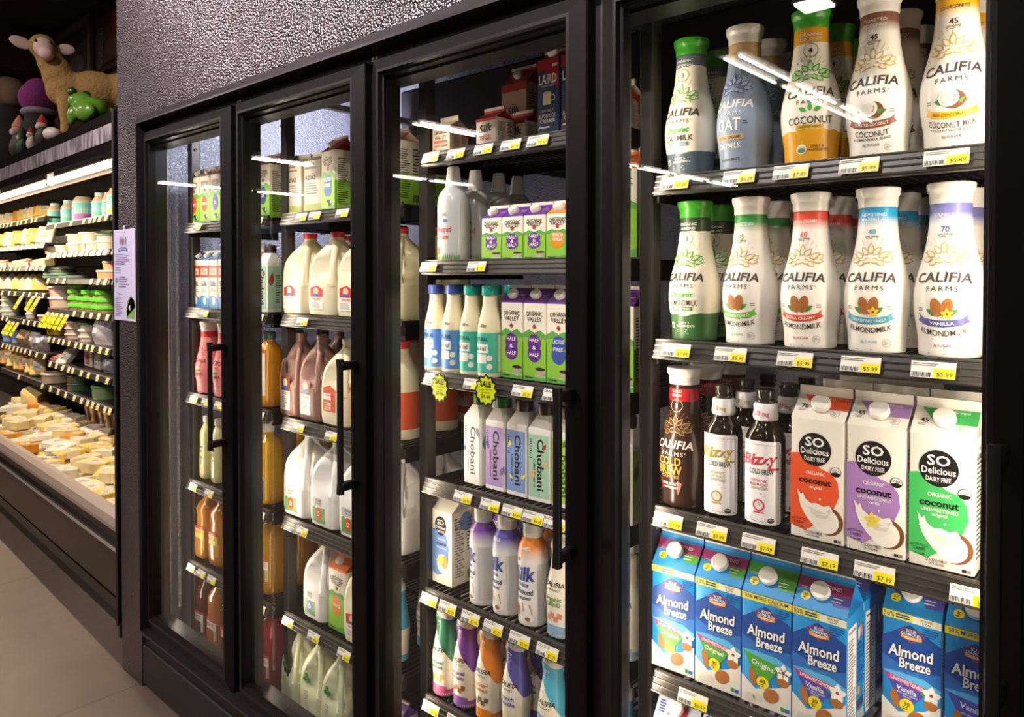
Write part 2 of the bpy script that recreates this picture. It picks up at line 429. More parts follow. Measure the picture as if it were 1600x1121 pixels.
for i, c in enumerate(CEN):
    mb = MB(); loop(mb, c - .336, c + .336, .226, 2.145, [(0, 1.182), (0, 1.163), (.003, 1.160), (.034, 1.146), (.041, 1.146), (.044, 1.157), (.049, 1.159), (.049, 1.182)], M_FRAME, 1.55)
    loop(mb, c - .336, c + .336, .226, 2.145, [(0, 1.1821), (.049, 1.1821)], M_GASKET, 1.55)
    d = part(mb, 'door')
    mb = MB(); mb.box(c - .2895, c + .2895, 1.1695, 1.1755, .30, 2.098, M_GLASS); mb.build('glass_pane', d)
    hx = c + .312; mb = MB()
    R = [rrect(.017, .012 if abs(t - .5) < .42 else .016, .004, 1.04 + .345 * t, 2, hx, 1.100) for t in (0, .03, .09, .2, .5, .8, .91, .97, 1)]
    mb.loft(R, M_BLACK)
    for z in (1.048, 1.357): mb.box(hx - .008, hx + .010, 1.10, 1.148, z, z + .022, M_BLACK, .003)
    mb.build('handle', d)
mb = MB(); mb.box(-2.36, -2.33, 1.55, 2.15, 2.215, 2.235, M_HOUS); tl = part(mb, 'added_fill_bar')  # lamp bar added out of sight to brighten the end liner
area('added_fill_beam', (-2.365, 1.85, 2.225), .55, .02, ADDED_FILL, (.86, .88, 1.0), (-3.1, 1.9, 2.32), parent=tl, spread=170)
mb = MB()   # liner: end wall, back wall, sloping ceiling, floor
mb.box(-3.128, -3.1, 1.2, 2.2, .06, 2.7, M_LINER); part(mb, 'end_liner')
mb = MB(); mb.box(-3.1, 3.2, 2.2, 2.23, .06, 2.8, M_LINER); part(mb, 'back_liner')
mb = MB(); V = [(-3.12, 1.25, 2.125), (3.2, 1.25, 2.125), (3.2, 2.22, 2.537), (-3.12, 2.22, 2.537)]
mb.add(V + [(x, y, z + .03) for x, y, z in V], [(0, 3, 2, 1), (4, 5, 6, 7), (0, 1, 5, 4), (2, 3, 7, 6)], mat('#3a3634', .6)); part(mb, 'ceiling_baffle')
mb = MB(); mb.box(-3.1, 3.2, 1.25, 2.2, .03, .07, mat('#2b2725', .4)); part(mb, 'cabinet_floor')
mb = MB(); mb.box(3.2, 3.23, 1.19, 2.23, 0, 3.99, M_BLACK); part(mb, 'right_end')
mb = MB(); mb.box(-2.44, .8, 2.0, 2.19, 2.0, 2.37, mat('#2f2c30', .5), .01); part(mb, 'fan_cover')


# shelf posts, shelves
BAYN = ['far left', 'second', 'third', 'nearest']
post_names = ['at the far left end of the shelves', 'between the first and second doors', 'between the second and third doors', 'between the third and fourth doors', 'behind the right edge of the nearest door']
for x, nm in zip(MUL[:5], post_names):
    p = thing('shelf_post', 'grey slotted steel shelf post ' + nm, 'post', 'shelf posts', (x + .0065 if x > MUL[0] else x + .012, 1.353, .07))
    mb = MB(); mb.box(-.0165, .0165, -.018, .018, 0, 2.07, M_POST, .003); mb.build('upright', p)
    mb = MB(); mb.lathe([(.006, 0), (.006, .004)], K, 12, T=Matrix.Translation((.0165, 0, 2.03)) @ Matrix.Rotation(pi / 2, 4, 'Y')); mb.lathe([(.006, 0), (.006, .004)], K, 12, T=Matrix.Translation((0, -.0205, 2.03)) @ Matrix.Rotation(pi / 2, 4, 'X')); mb.build('hole_plug', p)
SH = [[1.800, 1.470, 1.135, .792, .468, .125], [1.800, 1.468, 1.127, .797, .478, .120], [1.922, 1.637, 1.345, 1.056, .758, .470, .16], [1.797, 1.468, 1.128, .790, .463]]
# wire shelf prototype: deck + price rail, local origin at left end of rail top
shelf = thing('wire_shelf', '', 'shelf')
mb = MB()
for k in range(31): mb.box(.006 + .0196 * k, .0105 + .0196 * k, .012, .62, -.008, -.002, M_WIRE)
for y in (.02, .2, .4, .61): mb.box(0, .61, y, y + .008, -.016, -.008, M_WIRE)
mb.build('wire_deck', shelf)
mb = MB(); P = [(.010, .003), (.004, .003), (-.010, -.033), (-.008, -.037), (.012, -.037)]
mb.loft([[(0, y, z) for y, z in P], [(.61, y, z) for y, z in P]], M_RAIL, False)
for z0 in (.001, -.010, -.021, -.0325):
    y = .004 + (z0 - .003) * .014 / .036
    mb.box(0, .61, y - .0022, y + .002, z0 - .0016, z0 + .0012, M_RAILTOP)
mb.build('price_rail', shelf)
mb = MB(); mb.box(-.004, .0, .012, .40, -.05, -.004, M_WIRE); mb.box(.61, .614, .012, .40, -.05, -.004, M_WIRE); mb.build('bracket', shelf)
for b in range(4):
    for k, z in enumerate(SH[b]):
        put(shelf, CEN[b] - .305, 1.306, z, f'{ORD[k+1]} black wire shelf from the top behind the {BAYN[b]} glass door', 'wire shelves', )

# price tags
_tags = {}
def price_tag(txt, wide=.062):
    if (txt, wide) in _tags: return _tags[txt, wide]
    mb = MB(); w = wide; h = .026
    mb.box(-w / 2, w / 2, -.0008, .0008, -h / 2, h / 2, M_TAG)
    a = Art(); a.rect(.001, w / 2, -h / 2, -h / 2 + .0155, M_YEL, 1)
    if txt: a.text(txt, .0165, -h / 2 + .006, .0068, K, 2, .0, None, 0, 0)
    a.bars(-w / 2 + .002, -.002, -h / 2 + .001, -h / 2 + .0085, K, 1, n=13)
    a.lines(-w / 2 + .002, w / 2 - .004, h / 2 - .008, h / 2 - .002, 2, mat('#8b8680', .5), 1, 4, .45)
    a.put(mb, lambda u, v, hh: (u, -.0008 - hh, v))
    o = mb.build('price_tag'); tag(o, '', 'price tag'); _tags[txt, wide] = o
    return o
def tags(b, k, L, what):
    z = SH[b][k] - .016
    for (x, txt), w in zip(L, what):
        put(price_tag(txt), x, 1.2925, z, w, 'shelf price tags', tilt=rad(-20))

# shelving across the aisle, seen in the glass as a reflection
GO = thing('aisle_shelving', 'dark shelving across the aisle that mirrors faintly in the second door', 'shelving', None, (-8.3, -2.55, 0))
mb = MB(); mb.box(-1.25, 1.25, -.26, -.22, 0, 2.45, mat('#2a2422', .6)); mb.build('back_board', GO)
JR = thing('lidded_jar', '', 'jar', 'jars across the aisle')
mb = MB(); mb.lathe([(.060, 0), (.066, .006), (.066, .115), (.056, .13)], mat('#6f7f9c', .3), 20); mb.build('jar_body', JR)
mb = MB(); mb.lathe([(.060, .130), (.062, .133), (.062, .158), (.05, .16)], mat('#c8562a', .4), 20); mb.build('lid', JR)
for r_, z in enumerate((.75, 1.2, 1.65, 2.1)):
    mb = MB(); mb.box(-1.25, 1.25, -.22, .2, z - .03, z, mat('#3a3230', .5)); mb.build('shelf', GO)
    for k in range(13): put(JR, -9.4 + .182 * k, -2.46, z + .001, f'jar with orange lid, {ORD[k+1]} along the {["lowest", "second", "third", "top"][r_]} shelf across the aisle', 'jars across the aisle')
# ------------------------------------------------------------------ product builders
GREY = mat('#8f8a84', .5); DK = mat('#2b2422', .45); GOLD = mat('#c2a565', .45); GOLDL = mat('#d9c795', .45)
BROWN = mat('#4a3128', .45); ALM = mat('#b06f35', .5, 0, None, .5, 0, 1, 0, 60); LEAFG = mat('#4f8f3a', .45); NUT = mat('#7a4a2a', .5)
GREEN = mat('#3aa53a', .4); CAPG = mat('#3f9f2e', .35); SEAL = mat('#5f8f6a', .5)
CAR = curve_prof([(.0435, 0), (.0452, .004), (.0462, .03), (.0505, .06), (.0527, .088), (.051, .112), (.0455, .138), (.0392, .162), (.0345, .186), (.0318, .208), (.0305, .230), (.0303, .243), (.0295, .247)])
def scallop_cap(mb, m):
    def rf(a, z, r):
        t = max(0., min(1., (z - (.262 + .0035 * abs(sin(4.5 * a)))) / .004))
        return r + .0026 * t
    mb.lathe([(.0305, .2465), (.0312, .25), (.0312, .254), (.0313, .258), (.0315, .262), (.0318, .265), (.0322, .268), (.0326, .272), (.0330, .276), (.0328, .279), (.031, .2805), (.024, .2805)], m, 54, rf)
def wreath(a, v, c1, c2, s=1., u=0):
    for k in range(9):
        t = rad(18 + 18 * k); a.rect(u - .0002, u + .0002, v + .001, v + .002, c1, 1)
        a.poly([(u + (.012 + .0002) * cos(t) * s, v + .010 * sin(t) * s), (u + .030 * cos(t + .012) * s, v + .036 * sin(t + .012) * s), (u + .030 * cos(t - .012) * s, v + .036 * sin(t - .012) * s)], c1, 1)
    for x, y, an, L in ((0, .002, 90, .022), (-.004, .001, 128, .019), (.004, .001, 52, .019), (-.012, -.003, 150, .022), (.012, -.003, 30, .022), (-.018, -.006, 185, .020), (.018, -.006, -5, .020), (-.010, -.008, 215, .015), (.010, -.008, -35, .015), (-.026, -.004, 140, .014), (.026, -.004, 40, .014), (0, -.006, 200, .014), (.001, -.006, -20, .014)):
        a.leaf(u + x * s, v + y * s, L * s, .011 * s, rad(an), c1, 2, c2)
    a.ell(u, v - .006, .004 * s, .004 * s, c2, 3, 10)
def farms(a, m, u=0, vv=.128, s=1.):
    a.text('CALIFIA', u, vv, .0150 * s, m, 3, .018, .086 * s, -1.6, 0, 'C', .12)
    a.text('FARMS', u, vv - .0185 * s, .0080 * s, m, 3, .0, .046 * s, -1.2, 0, 'C', 0, 1.3)
    a.ring(u + .027 * s, vv - .017 * s, .0006, .0011, m, 3, 8)
def ribbon(a, m, txt, v=.055, u=0, tm=None):
    a.rect(u - .031, u + .031, v - .0055, v + .0055, m, 3, 10, 4.5, u)
    for s in (-1, 1):
        a.poly([(u + s * .030, v + .0095), (u + s * .040, v + .017), (u + s * .036, v + .0105), (u + s * .041, v + .004), (u + s * .030, v - .0005)][::s], m, 2)
    a.text(txt, u, v, .0048, tm or WHT, 4, .01, min(.054, .0050 * len(txt)), 4.5)
def almonds(a, v=.079, u=0, fl=False):
    for s in (-1, 1): a.leaf(u + s * .006, v - .012, .020, .010, rad(90 - s * 62), LEAFG, 2)
    a.ell(u - .0075, v, .0085, .0155, ALM, 3, 18, rad(14)); a.ell(u + .0075, v, .0085, .0155, ALM, 3, 18, rad(-14))
    a.rect(u - .0015, u - .0009, v - .012, v + .010, NUT, 4)
    for s in (-1, 1):
        for k in (-.0035, 0, .0035): a.rect(u + s * .008 + k - .0002, u + s * .008 + k + .0002, v - .009, v + .009, NUT, 4)
    if fl:
        for k in range(5): a.leaf(u + .008, v - .010, .010, .006, rad(72 * k + 20), mat('#ecc13e', .45), 5)
        a.ell(u + .008, v - .010, .002, .002, NUT, 6, 8)
def coconut(a, v=.079, u=0):
    for s in (-1, 1): a.leaf(u + s * .010, v - .006, .016, .009, rad(90 - s * 75), LEAFG, 2)
    a.ell(u + .004, v - .002, .0165, .0145, NUT, 3, 20); a.ell(u - .003, v + .001, .0145, .0135, PAPER, 4, 20, rad(15)); a.ell(u - .004, v + .001, .0095, .0095, mat('#dcd6ca', .5), 5, 16)
    a.poly([(u - .004, v + .012), (u - .001, v - .002), (u + .002, v - .011), (u + .0005, v - .002)], WHT, 6)
_cm = {}
def carafe(nm, desc, body, cap, kind, neck, calories, ribc, ribt, under='ALMONDMILK', ink='#3a2c28', wr=('#c2a565', '#efe2c4'), foot=None, catn='bottle'):
    r = thing('carafe_bottle', desc, catn)
    mb = MB(); mb.lathe([(.02, .0015)] + CAR + [(.0295, .248)], body, 48)
    a = Art(); I = mat(ink, .45)
    nc = [t for t in neck.split('|') if t]
    for k, t in enumerate(nc): a.text(t, 0, .2335 - .0085 * k if len(nc) > 1 else .228, .0052, WHT if kind != 'go' else DK, 3, .006, min(.044, .0055 * len(t)))
    if calories:
        a.text(calories, 0, .2045, .0088, mat(ribc, .45) if kind == 'nut' else I, 3, .01); a.text('CALORIES', 0, .1965, .0036, I, 3, .005, .022, -3); a.lines(-.008, .008, .1915, .194, 1, GREY, 2)
    elif kind != 'blue':
        a.text('3' if kind != 'orgcoco' else '4', 0, .204, .0098, I, 3, .012)
        for k in range(26):
            t = 2 * pi * k / 26; a.rect(.0125 * cos(t) - .0006, .0125 * cos(t) + .0006, .204 + .0125 * sin(t) - .0009, .204 + .0125 * sin(t) + .0009, I, 2)
    wreath(a, .163, mat(wr[0], .45), mat(wr[1], .45))
    farms(a, I)
    if kind in ('nut', 'toast', 'go'):
        (almonds(a, .079, 0, 'VANILLA' in ribt) if kind == 'nut' else coconut(a))
        ribbon(a, mat(ribc, .42), ribt, .0535, 0, WHT if kind != 'go' else DK)
        for s in (-1, 1): a.lines(s * .034 - .005, s * .034 + .005, .072, .080, 2, GREY, 2, 5, .4)
        a.text(under, 0, .038, .0092, I, 3, .002, .0105 * min(len(under), 9) * .75, 5)
        if kind == 'nut': a.text('0g SUGAR', 0, .0185, .0042, mat(ribc, .45), 3, .004)
        else: a.text('& ALMONDMILK BLEND' if kind == 'toast' else 'COCONUT WATER BLEND', 0, .0295, .0042, I, 3, .004, .062, 4); a.text('0g SUGAR', 0, .0205, .0042, I, 3, .006)
        a.ring(.027, .0165, .0062, .0068, GREY, 2); a.lines(.0225, .0315, .0125, .0205, 3, GREY, 2, 8, .35)
        a.lines(-.022, .022, .004, .0065, 1, GREY, 2)
    elif kind == 'org':
        c = mat(ribc, .42)
        a.text('Organic', -.002, .0925, .0120, GREEN, 3, .014, .054, 0, 0, 'C', .25); a.text(under, 0, .0755, .0115, I, 3, .006, .064)
        a.rect(-.022, .022, .0595, .0675, c, 2, 6); a.text(ribt, 0, .0635, .0046, WHT, 3, .005, .037)
        a.ell(-.027, .030, .0065, .0065, WHT, 2, 18); a.ell(-.027, .0285, .0052, .0035, SEAL, 3, 14); a.text('ONLY 3', .002, .035, .0045, WHT, 2, .006, None, 0, 0, 'C'); a.text('INGREDIENTS', .005, .029, .0042, WHT, 2, .006); a.lines(-.015, .022, .012, .023, 3, mat('#c9d4d0', .5), 2, 4, .3)
    elif kind == 'orgcoco':
        for s in (-1, 0, 1): a.leaf(s * .006, .092, .016, .008, rad(90 - 60 * s), GREEN, 2)
        a.text(under, 0, .0765, .0125, I, 3, .006, .078); a.rect(-.024, .024, .0605, .069, mat(ribc, .45), 2, 6); a.text(ribt, 0, .0648, .0046, DK, 3, .004, .040)
        a.ell(-.014, .026, .0085, .0085, WHT, 2, 18); a.ell(-.014, .024, .0068, .0045, SEAL, 3, 14); a.text('USDA', -.014, .029, .0034, SEAL, 3, .006); a.text('ONLY 4', .012, .031, .0045, BROWN, 2, .006); a.text('INGREDIENTS', .014, .025, .0042, BROWN, 2, .006)
    elif kind == 'blue':
        a.text('EXTRA CREAMY', 0, .226, .0046, mat('#6a6f9a', .45), 3, .006, .034)
        a.text('OAT', -.004, .088, .023, PAPER, 3, .02, .050); a.lines(.025, .036, .086, .094, 2, DK, 2, 3, .4)
        a.rect(-.034, .026, .0585, .069, mat('#c9a878', .45), 2, 8); a.text('EXTRA CREAMY', -.003, .0637, .0052, DK, 3, .006, .05); a.text('OATMILK', -.004, .048, .0095, PAPER, 3, .012, .05); a.text('DAIRY FREE', -.004, .022, .0055, DK, 3, .006); a.ring(.026, .0175, .0062, .0068, GREY, 2)
    elif kind == 'brew':
        a.text('COLD', -.006, .094, .015, mat('#d9a23c', .45), 3, .02, .052); a.text('BREW', -.006, .076, .017, mat('#d9a23c', .45), 3, .02, .056); a.text('COFFEE', -.004, .0625, .006, mat('#d9a23c', .45), 3, .006, .04)
        a.poly([(-.03, .055), (.012, .055), (.02, .049), (.012, .026), (-.03, .032)], mat('#c4272c', .42), 2); a.text('DARK ROAST', -.006, .047, .0062, PAPER, 3, .006, .036); a.text('UNSWEETENED', -.006, .039, .0045, PAPER, 3, .006, .034)
    a.put(mb, lathe_surf(CAR)); mb.build('bottle_body', r)
    mb = MB(); scallop_cap(mb, cap); mb.build('cap', r)
    return r
def neckfade(nm, c, base=WHITE, foot=None, wave=.012):
    st = [(0, base), (.19, base), (.212, base), (.232, c), (.3, c)]
    return ramp(nm, st)
CAPW = mat('#f1ede6', .3); CAPT = mat('#d6d2cc', .25)
B = {}
B['oat'] = carafe('oat', '', ramp('oat_print', [(0, '#51626e'), (.052, '#ece4d0'), (.228, '#5d6b74')], True, .38, .012, 30), CAPG, 'org', 'ORGANIC|ORIGINAL', '', '#5d7684', 'ORIGINAL', 'OATMILK', wr=('#5d8f4a', '#c7dba8'))
B['blue'] = carafe('blue', '', ramp('blue_print', [(0, '#8c9cb4'), (.212, '#8c9cb4'), (.219, '#bf9f6e'), (.3, '#bf9f6e')]), CAPT, 'blue', '', '', '#c9a878', '', 'OAT', '#ece4da', wr=('#4a5f9a', '#9fb0cf'))
B['coco'] = carafe('coco', '', ramp('coco_print', [(0, '#e0a019'), (.066, '#f0e8d8'), (.226, '#e0a019')], True, .38, .016, 35), CAPG, 'orgcoco', 'ORGANIC|COCONUT', '', '#e6b93a', 'UNSWEETENED', 'COCONUT', wr=('#3f8a35', '#a8d08a'))
B['toast'] = carafe('toast', '', neckfade('toast_print', '#8a5a48'), CAPW, 'toast', 'TOASTED|COCONUT', '45', '#8f4a2c', 'TOASTED COCONUT', 'COCONUT')
B['go'] = carafe('go', '', neckfade('go_print', '#efb31f'), CAPW, 'go', 'GO COCONUTS', '45', '#eebb28', 'GO COCONUTS', 'COCONUT MILK')
B['org'] = carafe('org', '', ramp('organic_almond_print', [(0, '#3f6b3c'), (.060, '#ece5d3'), (.228, '#33432f')], True, .38, .018, 28), CAPG, 'org', 'ORGANIC|ALMOND', '', '#3d6a3a', 'UNSWEETENED', 'ALMONDMILK', wr=('#4f8f43', '#b8d49c'))
B['uns'] = carafe('uns', '', neckfade('green_fade_print', '#3f9a4c'), CAPW, 'nut', 'UNSWEETENED', '35', '#6cbb45', 'UNSWEETENED')
B['red'] = carafe('red', '', neckfade('red_fade_print', '#e2503c'), CAPW, 'nut', 'EXTRA CREAMY', '60', '#d9482f', 'EXTRA CREAMY')
B['cyan'] = carafe('cyan', '', neckfade('cyan_fade_print', '#27a3d8'), CAPW, 'nut', 'UNSWEETENED|VANILLA', '40', '#3fa3bd', 'UNSWEETENED VANILLA')
B['vio'] = carafe('vio', '', neckfade('violet_fade_print', '#7f7fc4'), CAPW, 'nut', 'VANILLA', '70', '#55549a', 'VANILLA')
B['brew'] = carafe('brew', '', ramp('cold_brew_print', [(0, '#38241c'), (.212, '#3c281f'), (.213, '#c0262c'), (.238, '#c0262c'), (.239, '#38241c')], True, .25), CAPW, 'brew', 'COLD|BREW', '', '#c0262c', '', '', '#efe6d6', wr=('#a98a4a', '#4a3423'))
B['pink'] = carafe('pink', '', ramp('pink_print', [(0, '#e98a86'), (.2, '#ea928c'), (.218, '#d83a3a'), (.24, '#d83a3a'), (.241, '#f1ece4')], True), CAPW, 'org', '', '', '#d84b46', 'STRAWBERRY', 'CREAMER', '#7a2a2a', wr=('#d64a45', '#e98a86'))

def carton(desc, w, d, hb, ht, body, roof, cap=None, capu=0., capr=.0155, art=None, art_top=None, art_r=None, art_l=None, fin=.016, finm=None, name='milk_carton', capside='front'):
    r = thing(name, desc, 'carton'); mb = MB(); zr = ht - fin
    R = .003
    mb.loft([rrect(w, d, R, z, 2) for z in (0, hb)], body, True, True, False)
    A = [(-w/2, -d/2, hb), (w/2, -d/2, hb), (w/2, d/2, hb), (-w/2, d/2, hb)]; q = .003
    rid = [(-w/2, -q, zr), (w/2, -q, zr), (w/2, q, zr), (-w/2, q, zr)]; top = [(x, y, ht) for x, y, z in rid]; e = .32 * w; zi = hb + (zr - hb) * .55
    mb.add([A[0], A[1], rid[1], rid[0]], [(0, 1, 2, 3)], roof); mb.add([A[2], A[3], rid[3], rid[2]], [(0, 1, 2, 3)], roof)
    for s in (-1, 1):
        I = (s * (w/2 - e), 0, zi); F_, B_ = (s*w/2, -d/2, hb), (s*w/2, d/2, hb); r1, r2 = (s*w/2, -q, zr), (s*w/2, q, zr)
        mb.add([F_, B_, I], [(0, 1, 2)], roof); mb.add([F_, I, r1], [(0, 1, 2)], roof); mb.add([B_, I, r2], [(0, 1, 2)], roof)
    fm = finm or PAPER
    mb.add(rid + top, [(0, 1, 5, 4), (2, 3, 7, 6), (1, 2, 6, 5), (3, 0, 4, 7), (4, 5, 6, 7)], roof); mb.add([(x, y * 1.1, z + (0 if k > 3 else fin * .45)) for k, (x, y, z) in enumerate(rid + top)], [(0, 1, 5, 4), (2, 3, 7, 6), (1, 2, 6, 5), (3, 0, 4, 7), (4, 5, 6, 7)], fm)
    for a, sf in ((art, front(d)), (art_top, slope(d, hb, zr)), (art_r, right(w)), (art_l, left(w))):
        if a: a.put(mb, sf)
    mb.build('carton_body', r)
    if cap:
        sf = slope(d, hb, zr); L = math.hypot(d/2 - .004, zr - hb); p = Vector(sf(capu, L * .55, .0)); n = (Vector(sf(capu, L * .55, 1)) - p).normalized()
        T = Matrix.Translation(p) @ n.to_track_quat('Z', 'Y').to_matrix().to_4x4()
        mb = MB(); mb.lathe([(capr * .9, .0005), (capr * .9, .003), (capr, .0035), (capr, .013), (capr * .93, .0148), (capr * .5, .0152)], cap, 28, lambda a, z, q_: q_ * (1 + (.018 if .003 < z < .0135 else 0) * (1 if int(a / (2 * pi) * 56 + .5) % 2 else 0)), T)
        mb.build('screw_cap', r)
    return r
def nutrition(w, h, seed=2, panel=None, base=0, ink=None):
    a = Art()
    if panel: a.rect(-w * .42, w * .08, base + h * .08, base + h * .92, panel, 1)
    I = ink or mat('#5a5654', .5)
    a.lines(-w * .39, w * .05, base + h * .1, base + h * .88, 22, I, 2, seed, .38); a.lines(w * .13, w * .42, base + h * .42, base + h * .9, 10, I, 2, seed + 1, .4); a.bars(w * .14, w * .42, base + h * .05, base + h * .17, I, 2)
    return a
# --- coconut milk half gallons
def so_carton(col, cap_txt, kcal, sub, flower=False):
    w = .093; C = mat(col, .42); a = Art()
    a.poly([(-.0465, .020), (-.020, .014), (-.006, .024), (.0, .05), (.03, .062), (.0385, .085), (.036, .108), (.026, .122), (.008, .128), (-.012, .140), (-.034, .152), (-.0465, .149)], C, 1)
    a.ell(-.004, .161, .0285, .0295, BLACK_M, 2, 28); a.text('SO', -.004, .174, .0155, WHT, 3, .02, .033); a.text('Delicious', -.004, .1575, .0105, WHT, 3, .014, .049); a.text('DAIRY FREE', -.004, .143, .0072, WHT, 3, .01, .036, 4)
    a.text('ORGANIC', -.002, .1185, .0062, WHT, 3, .008, .034); a.text('coconut', -.003, .105, .0108, BLACK_M, 3, .03, .056)
    for k, t in enumerate(sub): a.text(t, -.002, .0935 - .0072 * k, .0052, WHT, 3, .006, None)
    a.ell(.0325, .1265, .0094, .0086, BLACK_M, 2, 20); a.ell(.0325, .1265, .0084, .0076, WHT, 3, 20); a.ell(.0325, .1265, .0084, .0076, BLACK_M, 4, 12, 0, rad(195), rad(345)); a.text('USDA', .0325, .129, .0036, BLACK_M, 5, .004)
    S = mat('#efeae0', .4); S2 = mat('#d9d2c4', .5)
    a.ell(.021, .038, .0245, .0250, NUT, 2, 26, rad(-20)); a.ell(.0150, .037, .0235, .0225, mat('#f6f1e8', .4), 3, 26)
    a.poly([(-.034, .086), (-.027, .077), (-.024, .082), (-.020, .071), (-.010, .064), (.000, .066), (.012, .062), (.022, .066), (.028, .058), (.020, .05), (.030, .044), (.010, .030), (-.008, .028), (-.020, .042), (-.028, .056)], S, 4)
    a.poly([(-.016, .058), (.002, .054), (.016, .050), (.006, .048), (-.008, .05)], S2, 5); a.poly([(-.012, .050), (.014, .046), (.022, .050), (.018, .042), (.002, .040)], S2, 5); a.poly([(.018, .056), (.026, .060), (.022, .050)], S2, 5); a.ell(-.030, .066, .0016, .0016, S, 5, 8); a.ell(-.024, .060, .0012, .0012, S, 5, 8); a.ell(.006, .074, .0016, .0022, S, 5, 8)
    if flower:
        for k in range(5): a.leaf(-.004, .056, .015, .009, rad(72 * k + 25), mat('#e8cf4a', .45), 6)
    a.text('FIRST SOURCE OF', -.031, .0335, .0036, DK, 3, .004, .026, -14); a.text('CARBS', -.031, .0265, .005, DK, 3, .006, .018, 10); a.text('CALCIUM', -.031, .0185, .0034, DK, 3, .004, .016, 14)
    a.text('COCONUTMILK', -.006, .0125, .0048, DK, 3, .007, .032); a.text('LACTOSE-FREE', -.006, .0068, .0034, DK, 3, .004, .022)
    a.rect(.030, .036, .003, .008, DK, 2); a.rect(.037, .0425, .003, .008, GREY, 2)
    t = Art(); L = math.hypot(.0425, .037)
    t.poly([(-.036, .0555), (-.014, .026), (.046, .026), (.046, .0555)], C, 1); t.text(cap_txt, .008, .050, .0050, WHT, 3, .006, min(.05, .0034 * len(cap_txt)))
    t.text(kcal, -.029, .0285, .0085, DK, 3, .02); t.lines(-.038, -.020, .017, .023, 2, GREY, 2, 4, .4); t.ring(.026, .018, .0072, .0078, GREY, 2); t.lines(.021, .031, .013, .023, 4, GREY, 2, 4, .35)
    n = nutrition(w, .21, 5); n.text('The best', -.026, .197, .007, DK, 3, .006, None, 0, 0, 'L'); n.text('things', -.026, .186, .008, DK, 3, .02, None, 0, 0, 'L'); n.text('in life are', -.026, .176, .006, DK, 3, .006, None, 0, 0, 'L'); n.rect(.030, .0465, .02, .15, C, 1)
    lft = nutrition(w, .21, 8)
    return carton('', w, w, .214, .268, mat('#efe9dc', .38), mat('#efe9dc', .38), CAPW, 0, .0165, a, t, n, lft)
BLACK_M = mat('#171415', .45)
B['so1'] = so_carton('#e8562a', 'original', '70', ['original']); B['so2'] = so_carton('#a97fc0', 'UNSWEETENED vanilla', '45', ['UNSWEETENED', 'vanilla'], True); B['so3'] = so_carton('#3fb45c', 'UNSWEETENED original', '45', ['UNSWEETENED', 'original'])
